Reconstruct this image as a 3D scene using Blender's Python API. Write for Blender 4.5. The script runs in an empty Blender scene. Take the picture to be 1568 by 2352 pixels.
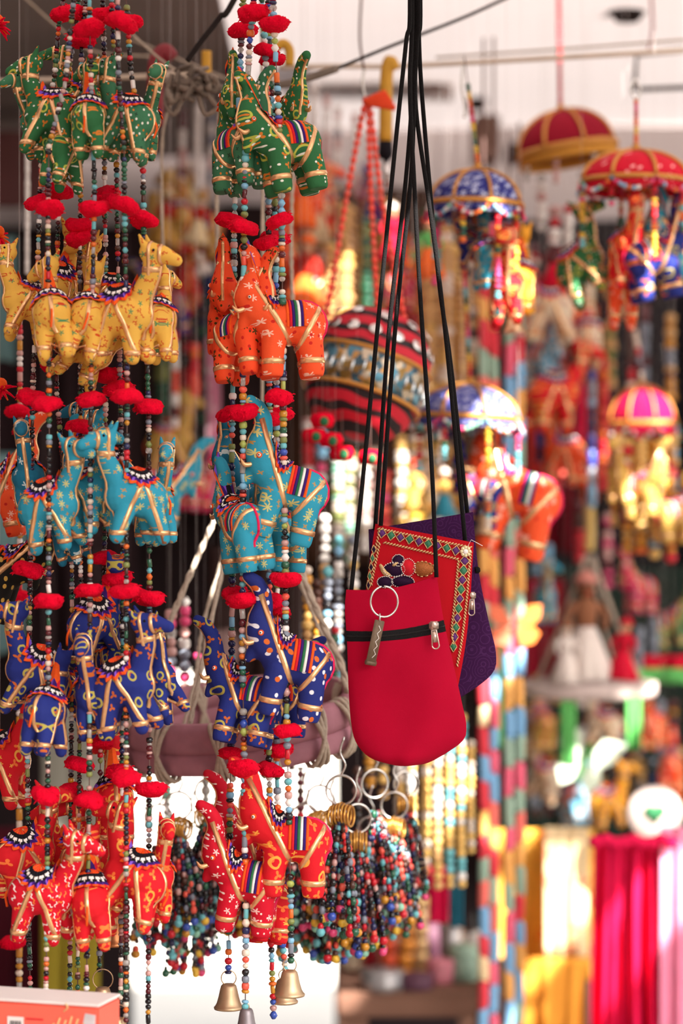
import bpy, bmesh, math, random
from mathutils import Vector, Matrix
from mathutils.bvhtree import BVHTree

# ------------------------------------------------------------------ camera, sky, sun, exposure
scene = bpy.context.scene
COL = scene.collection
R = random.Random(7)
FOCAL, SENSOR_W, CAM_Z = 85.0, 24.0, 1.55
K = SENSOR_W / FOCAL / 1568.0            # metres per pixel at one metre

cam_data = bpy.data.cameras.new('camera')
cam_data.lens = FOCAL
cam_data.sensor_fit = 'HORIZONTAL'
cam_data.sensor_width = SENSOR_W
cam_data.dof.use_dof = True
cam_data.dof.focus_distance = 2.57
cam_data.dof.aperture_fstop = 2.8
camera = bpy.data.objects.new('camera', cam_data)
camera.location = (0, 0, CAM_Z)
camera.rotation_euler = (math.radians(90), 0, 0)
COL.objects.link(camera)
scene.camera = camera

world = bpy.data.worlds.new('sky')
scene.world = world
world.use_nodes = True
bg = world.node_tree.nodes['Background']
sky = world.node_tree.nodes.new('ShaderNodeTexSky')
sky.sky_type = 'NISHITA'
sky.sun_disc = False
sky.sun_elevation = math.radians(38)
sky.sun_rotation = math.radians(140)
sky.air_density = 1.0
sky.dust_density = 7.0
sky.ozone_density = 0.6
hsv = world.node_tree.nodes.new('ShaderNodeHueSaturation')
hsv.inputs['Saturation'].default_value = 0.35
world.node_tree.links.new(sky.outputs[0], hsv.inputs['Color'])
world.node_tree.links.new(hsv.outputs[0], bg.inputs['Color'])
bg.inputs['Strength'].default_value = 0.30

SUN_DIR = Vector((0.50, -0.60, 0.62)).normalized()      # towards the sun: behind the camera, to the right
sun_data = bpy.data.lights.new('sun', 'SUN')
sun_data.energy = 26.0
sun_data.angle = math.radians(0.6)
sun_data.color = (1.0, 0.94, 0.86)
sun = bpy.data.objects.new('sun', sun_data)
sun.rotation_euler = SUN_DIR.to_track_quat('Z', 'Y').to_euler()
sun.location = (2, -2, 6)
COL.objects.link(sun)

scene.view_settings.view_transform = 'Standard'
scene.view_settings.look = 'None'
scene.view_settings.gamma = 1.0
scene.view_settings.exposure = -0.08
scene.view_settings.use_curve_mapping = False
scene.cycles.max_bounces = 8
scene.cycles.transparent_max_bounces = 12


def P(px, py, d):
    """the point seen at a pixel of the 1568 x 2352 frame, at a depth in metres"""
    return Vector(((px - 784.0) * K * d, d, CAM_Z - (py - 1176.0) * K * d))


# ------------------------------------------------------------------ materials
def lin(c):
    if isinstance(c, str):
        c = c.lstrip('#')
        c = tuple(int(c[i:i + 2], 16) / 255 for i in (0, 2, 4))
    return tuple(x / 12.92 if x <= 0.04045 else ((x + 0.055) / 1.055) ** 2.4 for x in c) + (1.0,)


_mats = {}


class NT:
    """short hand for building a node tree"""
    def __init__(self, name):
        self.m = bpy.data.materials.new(name)
        self.m.use_nodes = True
        self.t = self.m.node_tree
        self.bsdf = self.t.nodes['Principled BSDF']

    def n(self, kind, **kw):
        nd = self.t.nodes.new(kind)
        for k_, v in kw.items():
            setattr(nd, k_, v)
        return nd

    def put(self, sock, v):
        if isinstance(v, bpy.types.NodeSocket):
            self.t.links.new(v, sock)
        elif v is not None:
            sock.default_value = v

    def math(self, op, a, b=None, c=None):
        nd = self.n('ShaderNodeMath', operation=op)
        self.put(nd.inputs[0], a)
        self.put(nd.inputs[1], b)
        if c is not None:
            self.put(nd.inputs[2], c)
        return nd.outputs[0]

    def mix(self, fac, a, b):
        nd = self.n('ShaderNodeMix', data_type='RGBA')
        self.put(nd.inputs[0], fac)
        self.put(nd.inputs[6], a)
        self.put(nd.inputs[7], b)
        return nd.outputs[2]

    def coords(self, kind='Object'):
        return self.n('ShaderNodeTexCoord').outputs[kind]

    def noise(self, vec, scale, detail=2.0):
        nd = self.n('ShaderNodeTexNoise')
        self.put(nd.inputs['Vector'], vec)
        nd.inputs['Scale'].default_value = scale
        nd.inputs['Detail'].default_value = detail
        return nd.outputs[0]

    def bump(self, height, strength, dist):
        nd = self.n('ShaderNodeBump')
        nd.inputs['Strength'].default_value = strength
        nd.inputs['Distance'].default_value = dist
        self.put(nd.inputs['Height'], height)
        self.put(self.bsdf.inputs['Normal'], nd.outputs[0])


def mat(name, col, rough=0.6, metal=0.0, var=0.12, scale=60.0, bump=0.0, sheen=0.0, trans=0.0, coat=0.0, emit=0.0):
    if name in _mats:
        return _mats[name]
    t = NT(name)
    c = lin(col)
    nz = t.noise(t.coords(), scale, 3.0)
    dark = tuple(x * (1 - var) for x in c[:3]) + (1,)
    light = tuple(min(1, x * (1 + var)) for x in c[:3]) + (1,)
    t.put(t.bsdf.inputs['Base Color'], t.mix(nz, dark, light))
    t.bsdf.inputs['Roughness'].default_value = rough
    t.bsdf.inputs['Metallic'].default_value = metal
    if rough >= .7:
        t.bsdf.inputs['Specular IOR Level'].default_value = .15
    if sheen:
        t.bsdf.inputs['Sheen Weight'].default_value = sheen
    if trans:
        t.bsdf.inputs['Transmission Weight'].default_value = trans
    if coat:
        t.bsdf.inputs['Coat Weight'].default_value = coat
    if bump:
        t.bump(nz, bump, 0.002)
    _mats[name] = t.m
    return t.m


def printed(name, base, motifs, rough=0.75, random_shift=True, weave=900.0, flat=False):
    """printed cotton: a plain ground with small stamped motifs.
    motif = (kind, colour, cells per metre, size, share of cells left empty, seed, petals)"""
    if name in _mats:
        return _mats[name]
    t = NT(name)
    co = t.coords()
    sep = t.n('ShaderNodeSeparateXYZ')
    t.put(sep.inputs[0], co)
    u = sep.outputs[0] if flat else t.math('ADD', sep.outputs[0], t.math('MULTIPLY', sep.outputs[1], 0.8))
    v = sep.outputs[2]
    if random_shift:
        rnd = t.n('ShaderNodeObjectInfo').outputs['Random']
        u = t.math('ADD', u, t.math('MULTIPLY', rnd, 3.0))
    col = lin(base)
    nz = t.noise(co, 45.0, 3.0)
    c = t.mix(nz, tuple(x * 0.86 for x in col[:3]) + (1,), tuple(min(1, x * 1.12) for x in col[:3]) + (1,))
    for kind, mc, cells, size, empty, seed, petals in motifs:
        cmb = t.n('ShaderNodeCombineXYZ')
        t.put(cmb.inputs[0], t.math('MULTIPLY_ADD', u, cells, seed * 7.13))
        t.put(cmb.inputs[1], t.math('MULTIPLY_ADD', v, cells, seed * 3.77))
        vo = t.n('ShaderNodeTexVoronoi', voronoi_dimensions='2D', feature='F1')
        t.put(vo.inputs['Vector'], cmb.outputs[0])
        vo.inputs['Scale'].default_value = 1.0
        vo.inputs['Randomness'].default_value = 0.7
        sub = t.n('ShaderNodeVectorMath', operation='SUBTRACT')
        t.put(sub.inputs[0], cmb.outputs[0])
        t.put(sub.inputs[1], vo.outputs['Position'])
        ds = t.n('ShaderNodeSeparateXYZ')
        t.put(ds.inputs[0], sub.outputs[0])
        cs = t.n('ShaderNodeSeparateColor')
        t.put(cs.inputs[0], vo.outputs['Color'])
        keep = t.math('GREATER_THAN', cs.outputs[0], empty)
        ang = t.math('MULTIPLY', cs.outputs[1], 6.28)
        r = vo.outputs['Distance']
        if kind == 'dot':
            m = t.math('LESS_THAN', r, size)
        elif kind == 'petal':
            th = t.math('ARCTAN2', ds.outputs[1], ds.outputs[0])
            w = t.math('COSINE', t.math('MULTIPLY_ADD', th, float(petals), ang))
            m = t.math('LESS_THAN', r, t.math('MULTIPLY_ADD', w, size * 0.4, size * 0.6))
        elif kind == 'ring':
            th = t.math('ARCTAN2', ds.outputs[1], ds.outputs[0])
            half = t.math('SINE', t.math('MULTIPLY_ADD', th, 0.5, ang))
            rr = t.math('MULTIPLY_ADD', t.math('ABSOLUTE', half), size * 0.5, size * 0.55)
            m = t.math('LESS_THAN', t.math('ABSOLUTE', t.math('SUBTRACT', r, rr)), size * 0.22)
        else:                                   # squiggle
            ca, sa = t.math('COSINE', ang), t.math('SINE', ang)
            lx = t.math('ADD', t.math('MULTIPLY', ds.outputs[0], ca), t.math('MULTIPLY', ds.outputs[1], sa))
            ly = t.math('SUBTRACT', t.math('MULTIPLY', ds.outputs[1], ca), t.math('MULTIPLY', ds.outputs[0], sa))
            wv = t.math('MULTIPLY_ADD', t.math('SINE', t.math('MULTIPLY', lx, 11.0)), 0.09, ly)
            m = t.math('MULTIPLY', t.math('LESS_THAN', t.math('ABSOLUTE', wv), size * 0.22),
                       t.math('LESS_THAN', t.math('ABSOLUTE', lx), size))
        c = t.mix(t.math('MULTIPLY', m, keep), c, lin(mc))
    t.put(t.bsdf.inputs['Base Color'], c)
    t.bsdf.inputs['Roughness'].default_value = rough
    t.bsdf.inputs['Specular IOR Level'].default_value = .2
    t.bump(t.noise(co, weave, 2.0), 0.25, 0.0008)
    _mats[name] = t.m
    return t.m


# ------------------------------------------------------------------ mesh collector
class MB:
    def __init__(self):
        self.v, self.f, self.mi, self.mats = [], [], [], []

    def slot(self, m):
        if m not in self.mats:
            self.mats.append(m)
        return self.mats.index(m)

    def add(self, vs, fs, m):
        o = len(self.v)
        s = self.slot(m)
        self.v.extend(Vector(x) for x in vs)
        self.f.extend(tuple(i + o for i in f) for f in fs)
        self.mi.extend([s] * len(fs))
        return self

    def lathe(self, prof, m, seg=12, mx=None, sy=1.0, close=False, wob=None):
        """prof: (radius, z) from bottom to top; ends at radius 0 are capped to a point"""
        vs, fs, rows = [], [], []
        for j, (r, z) in enumerate(prof):
            if r <= 1e-7:
                vs.append(Vector((0, 0, z)))
                rows.append([len(vs) - 1] * seg)
            else:
                row = []
                for i in range(seg):
                    a = 2 * math.pi * i / seg
                    q = r * (wob(a, z) if wob else 1.0)
                    vs.append(Vector((q * math.cos(a), q * math.sin(a) * sy, z)))
                    row.append(len(vs) - 1)
                rows.append(row)
        pairs = list(zip(rows, rows[1:]))
        if close:
            pairs.append((rows[-1], rows[0]))
        for a, b in pairs:
            for i in range(seg):
                k = (i + 1) % seg
                q = []
                for x in (a[i], a[k], b[k], b[i]):
                    if x not in q:
                        q.append(x)
                if len(q) > 2:
                    fs.append(tuple(q))
        if mx is not None:
            vs = [mx @ x for x in vs]
        return self.add(vs, fs, m)

    def tube(self, pts, rad, m, seg=8, caps=True, flat=1.0):
        pts = [Vector(p) for p in pts]
        n = len(pts)
        rs = rad if isinstance(rad, (list, tuple)) else [rad] * n
        vs, fs = [], []
        up = None
        for i, p in enumerate(pts):
            t = (pts[min(i + 1, n - 1)] - pts[max(i - 1, 0)])
            t = t.normalized() if t.length > 1e-9 else Vector((0, 0, 1))
            if up is None:
                up = Vector((0, 1, 0)) if abs(t.y) < 0.9 else Vector((1, 0, 0))
            s = t.cross(up).normalized()
            up = s.cross(t).normalized()
            for k in range(seg):
                a = 2 * math.pi * k / seg
                vs.append(p + (s * math.cos(a) + up * math.sin(a) * flat) * rs[i])
        for i in range(n - 1):
            for k in range(seg):
                k2 = (k + 1) % seg
                fs.append((i * seg + k, i * seg + k2, (i + 1) * seg + k2, (i + 1) * seg + k))
        if caps:
            fs.append(tuple(range(seg))[::-1])
            fs.append(tuple((n - 1) * seg + k for k in range(seg)))
        return self.add(vs, fs, m)

    def ring(self, c, r, w, m, axis='y', seg=24, s2=8, mx=None, arc=1.0, start=0.0):
        pts = []
        for i in range(seg + 1):
            a = start + 2 * math.pi * arc * i / seg
            ca, sa = r * math.cos(a), r * math.sin(a)
            q = {'y': (ca, 0, sa), 'z': (ca, sa, 0), 'x': (0, ca, sa)}[axis]
            pts.append(Vector(q))
        if mx is not None:
            pts = [mx @ q for q in pts]
        pts = [q + Vector(c) for q in pts]
        return self.tube(pts, w, m, s2, caps=arc < 1.0)

    def ball(self, c, r, m, seg=10, rows=6, sc=(1, 1, 1)):
        prof = [(r * math.sin(math.pi * j / rows), -r * math.cos(math.pi * j / rows)) for j in range(rows + 1)]
        mx = Matrix.Translation(Vector(c)) @ Matrix.Diagonal((sc[0], sc[1], sc[2], 1))
        return self.lathe(prof, m, seg, mx)

    def box(self, c, size, m, mx=None, b=0.0):
        x, y, z = (s / 2 for s in size)
        if b <= 0:
            vs = [Vector((i * x, j * y, k * z)) for k in (-1, 1) for j in (-1, 1) for i in (-1, 1)]
            fs = [(0, 2, 3, 1), (4, 5, 7, 6), (0, 1, 5, 4), (2, 6, 7, 3), (0, 4, 6, 2), (1, 3, 7, 5)]
        else:
            bm = bmesh.new()
            bmesh.ops.create_cube(bm, size=1.0)
            for q in bm.verts:
                q.co = Vector((q.co.x * 2 * x, q.co.y * 2 * y, q.co.z * 2 * z))
            bmesh.ops.bevel(bm, geom=list(bm.edges), offset=b, segments=2, affect='EDGES')
            bm.verts.index_update()
            vs = [q.co.copy() for q in bm.verts]
            fs = [tuple(q.index for q in f.verts) for f in bm.faces]
            bm.free()
        if mx is not None:
            vs = [mx @ q for q in vs]
        return self.add([q + Vector(c) for q in vs], fs, m)

    def mesh(self, name, smooth=True):
        me = bpy.data.meshes.new(name)
        me.from_pydata([tuple(q) for q in self.v], [], self.f)
        for m in self.mats:
            me.materials.append(m)
        me.polygons.foreach_set('material_index', self.mi)
        if smooth:
            me.polygons.foreach_set('use_smooth', [True] * len(self.f))
        me.update()
        return me

    def build(self, name, parent=None, smooth=True, loc=None):
        return link(name, self.mesh(name, smooth), parent, loc)


def link(name, data, parent=None, loc=None, rot=None, sc=None):
    o = bpy.data.objects.new(name, data)
    COL.objects.link(o)
    if parent is not None:
        o.parent = parent
    if loc is not None:
        o.location = loc
    if rot is not None:
        o.rotation_euler = rot
    if sc is not None:
        o.scale = sc
    return o


def tag(o, label, cat, group=None, kind=None):
    o['label'] = label
    o['category'] = cat
    if group:
        o['group'] = group
    if kind:
        o['kind'] = kind
    return o


def thing(name, label, cat, loc=(0, 0, 0), rot=(0, 0, 0), group=None, sc=None):
    o = link(name, None, None, loc, rot, sc)
    o.empty_display_size = 0.01
    return tag(o, label, cat, group)


def struct(o):
    o['kind'] = 'structure'
    return o


def smooth_path(pts, n=4):
    """Catmull-Rom through the points"""
    pts = [Vector(p) for p in pts]
    if len(pts) < 3:
        return [pts[0].lerp(pts[-1], i / n) for i in range(n + 1)]
    out = []
    e = [pts[0] * 2 - pts[1]] + pts + [pts[-1] * 2 - pts[-2]]
    for i in range(1, len(e) - 2):
        a, b, c, d = e[i - 1], e[i], e[i + 1], e[i + 2]
        for k in range(n):
            t = k / n
            out.append(0.5 * ((2 * b) + (c - a) * t + (2 * a - 5 * b + 4 * c - d) * t * t + (3 * b - a - 3 * c + d) * t ** 3))
    out.append(pts[-1])
    return out


# colours used again and again
GOLD = mat('gold_ribbon', '#efb884', 0.26, 0.7, 0.22, 300, 0.15)
BRASS = mat('brass', '#c4a684', 0.42, 0.8, 0.15, 90)
SILVER = mat('silver_wire', '#d8d4cf', 0.22, 0.95, 0.05, 90)
BLACKCORD = mat('black_cord', '#151314', 0.85, 0, 0.3, 700, 0.5)
STRING = mat('string', '#6d5550', 0.8)
REDYARN = mat('red_yarn', '#e6002b', 0.95, 0, 0.3, 500, 0.8)
THREAD = mat('pale_thread', '#d3c9c6', .8)
ROPE = mat('jute_rope', '#b7a796', 0.95, 0, 0.3, 250, 0.8)
WOODPINK = mat('pink_stained_wood', '#a8737f', 0.7, 0, 0.35, 40, 0.3)

# ------------------------------------------------------------------ the room
ROOF_Z = 2.42
holes = []          # (x, y, half width, half depth) of gaps added to the awning


def sun_gap(px, py, d, w, h):
    """a gap added to the awning so that the sun reaches the point seen at a pixel"""
    p = P(px, py, d)
    q = p + SUN_DIR * ((ROOF_Z - p.z) / SUN_DIR.z)
    holes.append((q.x, q.y, w, h))


for g in [(1160, 950, 3.31, .035, .04), (1150, 1040, 3.33, .03, .05), (1205, 1080, 3.36, .02, .02), (915, 965, 3.06, .03, .04), (930, 1100, 3.9, .07, .06), (770, 1090, 3.88, .04, .05),
          (1000, 1800, 3.5, .06, .10), (1545, 2100, 3.82, .025, .2), (1345, 2090, 4.28, .02, .14), (1345, 1745, 4.24, .045, .06), (1560, 1570, 4.2, .03, .03),
          (1310, 1895, 4.15, .08, .02), (490, 1210, 2.84, .03, .05), (1150, 462, 3.14, .015, .015), (1530, 412, 3.2, .015, .015), (1175, 650, 3.2, .02, .05), (1470, 600, 3.22, .05, .04),
          (1370, 1000, 4.15, .03, .03), (700, 640, 3.95, .02, .04), (430, 1450, 3.0, .03, .05),
          (1190, 1500, 3.9, .03, .30), (760, 1400, 3.1, .03, .06), (880, 1900, 2.9, .04, .03), (900, 2150, 4.0, .05, .05), (1450, 1200, 3.9, .05, .04), (1470, 2120, 3.82, .05, .12), (1230, 2080, 4.3, .07, .10), (1115, 1200, 3.9, .02, .12), (1480, 940, 3.95, .03, .03), (1400, 1720, 4.4, .06, .05), (830, 640, 4.0, .05, .08)]:
    sun_gap(*g)

tarp = NT('awning_canvas')
tarp_nodes = tarp.t.nodes
trl = tarp.n('ShaderNodeBsdfTranslucent')
trl.inputs[0].default_value = (0.80, 0.72, 0.72, 1)
ms = tarp.n('ShaderNodeMixShader')
ms.inputs[0].default_value = 0.16
tnz = tarp.noise(tarp.coords(), 2.5, 4.0)
tarp.put(tarp.bsdf.inputs['Base Color'], tarp.mix(tnz, lin('#cdc3c2'), lin('#f3eceb')))
tarp.bsdf.inputs['Roughness'].default_value = 0.9
tarp.t.links.new(tarp.bsdf.outputs[0], ms.inputs[1])
tarp.t.links.new(trl.outputs[0], ms.inputs[2])
tarp.t.links.new(ms.outputs[0], tarp_nodes['Material Output'].inputs[0])

cell = 0.04
nx, ny = 100, 118
x0, y0 = -2.0, 0.80
vs, fs = [], []
for j in range(ny + 1):
    for i in range(nx + 1):
        x, y = x0 + i * cell, y0 + j * cell
        vs.append((x, y, ROOF_Z + 0.010 * math.sin(x * 5 + 1) * math.sin(y * 3.1)))
for j in range(ny):
    for i in range(nx):
        cx, cy = x0 + (i + .5) * cell, y0 + (j + .5) * cell
        if any(abs(cx - h[0]) < h[2] + .012 and abs(cy - h[1]) < h[3] + .012 for h in holes):
            continue
        a = j * (nx + 1) + i
        fs.append((a, a + 1, a + nx + 2, a + nx + 1))
roof = MB().add(vs, fs, tarp.m).build('ceiling')
struct(roof)

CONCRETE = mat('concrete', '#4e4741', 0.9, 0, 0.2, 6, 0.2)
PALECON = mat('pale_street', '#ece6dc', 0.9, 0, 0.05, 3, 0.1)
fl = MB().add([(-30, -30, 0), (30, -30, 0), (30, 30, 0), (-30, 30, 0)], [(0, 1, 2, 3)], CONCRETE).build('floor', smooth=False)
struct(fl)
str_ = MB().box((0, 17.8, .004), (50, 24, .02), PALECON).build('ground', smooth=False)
struct(str_)

PLASTER = mat('white_plaster', '#e6dcda', 0.9, 0, 0.06, 5, 0.2)
DARKWALL = mat('dark_wall', '#2a2022', 0.9, 0, 0.3, 8, 0.2)
GREYWALL = mat('grey_green_wall', '#8d8a7b', 0.9, 0, 0.1, 8, 0.2)
WD = 5.45          # depth of the back wall


def wall_piece(name, px0, py0, px1, py1, d, m, t=0.06):
    a, b = P(px0, py0, d), P(px1, py1, d)
    o = MB().box(((a.x + b.x) / 2, d + t / 2, (a.z + b.z) / 2), (abs(b.x - a.x), t, abs(a.z - b.z)), m).build(name, smooth=False)
    return struct(o)


# back wall: white plaster above, dark below, with an opening to the bright street on the left
wall_piece('wall_back_upper', -900, 290, 2600, 520, WD, PLASTER)
wall_piece('wall_back', 770, 520, 2600, 2790, WD, DARKWALL)
wall_piece('wall_back_centre', 300, 520, 770, 1545, WD, DARKWALL)
wall_piece('wall_back_left', -900, 520, 300, 2790, WD, DARKWALL)
SIDEW = mat('side_wall', '#6a5c58', 0.9, 0, 0.15, 5)
for sx, nm, ya in ((-1.25, 'wall_left', -2.5), (1.75, 'wall_right', 4.4)):  # left wall carried forward past the camera to block sky light
    o = MB().box((sx, (ya + 5.45) / 2, ROOF_Z / 2 - 0.02), (0.08, 5.45 - ya, ROOF_Z - 0.04), SIDEW).build(nm, smooth=False)
    struct(o)
# an unseen wall added behind the camera at left to block sky light, and a dusty sheet under the awning on the left
struct(MB().box((-4.6, -5.0, 3.0), (9.0, .3, 6.0), mat('sky_blocker_paint', '#6e625a', .9, 0, .15, 2)).build('wall_sky_blocker', smooth=False))
struct(MB().box((-.70, 4.28, ROOF_Z - .075), (1.02, 2.2, .012), mat('dusty_sheet', '#8f8583', .95, 0, .25, 3)).build('ceiling_left', smooth=False))

# ------------------------------------------------------------------ stuffed toy animals
ORANGE = mat('orange_trim', '#f05a1e', 0.8, 0, 0.2, 400)
PURPLE = mat('purple_trim', '#3b1b6b', 0.8, 0, 0.2, 400)
WHITE = mat('white_trim', '#f2ebe6', 0.8, 0, 0.1, 400)
BLACKT = mat('black_trim', '#17131a', 0.8, 0, 0.2, 400)
PINKT = mat('pink_cord', '#e02458', 0.7, 0, 0.15, 400)
REDT = mat('red_trim', '#cf1f2e', 0.8, 0, 0.2, 400)
GREENT = mat('green_trim', '#2f6b46', 0.8, 0, 0.2, 400)


def fused(chains, voxel=0.0014, iters=5):
    """one continuous stuffed body grown from tapering limbs; chain = list of (x, y, z, r[, y squash])"""
    mb = MB()
    m = GOLD
    for ch in chains:
        fine = []
        for a, b in zip(ch, ch[1:]):
            for k in range(4):
                t = k / 4
                fine.append([a[i] * (1 - t) + b[i] * t for i in range(4)])
        fine.append(list(ch[-1][:4]))
        for q in fine:
            mb.ball(q[:3], q[3], m, 14, 8)
        mb.tube([q[:3] for q in fine], [q[3] for q in fine], m, 14)
    me = mb.mesh('tmp')
    o = bpy.data.objects.new('tmp', me)
    COL.objects.link(o)
    r = o.modifiers.new('r', 'REMESH')
    r.mode = 'VOXEL'
    r.voxel_size = voxel
    s = o.modifiers.new('s', 'SMOOTH')
    s.iterations = iters
    s.factor = 0.5
    dg = bpy.context.evaluated_depsgraph_get()
    out = bpy.data.meshes.new_from_object(o.evaluated_get(dg))
    bpy.data.objects.remove(o)
    bpy.data.meshes.remove(me)
    out.polygons.foreach_set('use_smooth', [True] * len(out.polygons))
    out.materials.clear()
    out.materials.append(GOLD)
    return out


class Body:
    def __init__(self, me, squash=1.0):
        if squash != 1.0:
            for v in me.vertices:
                v.co.y *= squash
        self.me = me
        self.bvh = BVHTree.FromPolygons([v.co for v in me.vertices], [tuple(p.vertices) for p in me.polygons])

    def out(self, c, d):
        loc, n, _, _ = self.bvh.ray_cast(Vector(c), Vector(d).normalized())
        return (loc, n) if loc is not None else (Vector(c), Vector(d).normalized())

    def near(self, p):
        loc, n, _, _ = self.bvh.find_nearest(Vector(p))
        return loc, n

    def strip(self, mb, hits, w, m, off=0.0006, closed=False):
        """a ribbon of width w lying on the cloth along hits (points with normals)"""
        n = len(hits)
        vs, fs = [], []
        for i in range(n):
            p, nn = hits[i]
            a = hits[(i - 1) % n if closed else max(i - 1, 0)][0]
            b = hits[(i + 1) % n if closed else min(i + 1, n - 1)][0]
            t = (b - a)
            t = t.normalized() if t.length > 1e-9 else Vector((1, 0, 0))
            s = t.cross(nn).normalized()
            vs += [p + s * w * .5 - nn * .0006, p + s * w * .46 + nn * off, p + nn * off * 1.5, p - s * w * .46 + nn * off, p - s * w * .5 - nn * .0006]
        rng = n if closed else n - 1
        for i in range(rng):
            j = (i + 1) % n
            for k in range(4):
                fs.append((i * 5 + k, i * 5 + k + 1, j * 5 + k + 1, j * 5 + k))
        mb.add(vs, fs, m)

    def loop(self, mb, c, u, v, w, m, n=22, a0=0.0, a1=2 * math.pi, off=0.0006, slant=Vector((0, 0, 0))):
        """a band right round a limb or trunk, in the plane of u and v through c (inside the cloth)"""
        closed = abs(a1 - a0 - 2 * math.pi) < 1e-6
        u, v = Vector(u), Vector(v)
        cnt = n if closed else n + 1
        hits = []
        for i in range(cnt):
            a = a0 + (a1 - a0) * i / n
            hits.append(self.out(Vector(c) + slant * math.cos(a), u * math.cos(a) + v * math.sin(a)))
        self.strip(mb, hits, w, m, off, closed)

    def along(self, mb, pts, w, m, off=0.0006, n=5):
        self.strip(mb, [self.near(p) for p in smooth_path(pts, n)], w, m, off)

    def fan(self, mb, x, z, rx, rphi, tilt=0.0):
        """the crocheted saddle cloth: scalloped rings of coloured thread over the back"""
        rings = [(0.0, ORANGE), (0.34, ORANGE), (0.50, BLACKT), (0.60, WHITE), (0.70, BLACKT), (0.86, PURPLE), (1.0, ORANGE)]
        alt = {3: BLACKT, 4: WHITE, 5: mat('violet_trim', '#7a4fc0', .8), 6: REDT, 1: REDT}
        seg = 56
        vs, prev = [], None
        rows = []
        for j, (r, m) in enumerate(rings):
            row = []
            for i in range(seg):
                a = 2 * math.pi * i / seg
                rr = r * (1 + (0.09 * math.cos(a * 14) if j > 3 else 0.03 * math.cos(a * 20)))
                dx, ph = rx * rr * math.cos(a), rphi * rr * math.sin(a)
                p, n = self.out((x + dx, 0, z), (tilt * 0.5, math.sin(ph), math.cos(ph)))
                row.append(len(vs))
                lift = 0.0012 + 0.0012 * r + (0.0012 * math.cos(a * 14) if j > 3 else 0.0004 * math.cos(a * 20))
                vs.append(p + n * lift)
            rows.append(row)
        for j in range(len(rings) - 1):
            for i in range(seg):
                k = (i + 1) % seg
                m = rings[j + 1][1]
                if i % 4 == (j % 2) * 2 and j + 1 in alt:
                    m = alt[j + 1]
                mb.add([vs[q] for q in (rows[j][i], rows[j][k], rows[j + 1][k], rows[j + 1][i])], [(0, 1, 2, 3)], m)
        # hanging edge gives the cloth a thickness
        fs, vv = [], []
        for i in range(seg):
            q = rows[-1][i]
            vv += [vs[q], vs[q] * 0.97]
        for i in range(seg):
            k = (i + 1) % seg
            fs.append((2 * i, 2 * k, 2 * k + 1, 2 * i + 1))
        mb.add(vv, fs, ORANGE)


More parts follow.
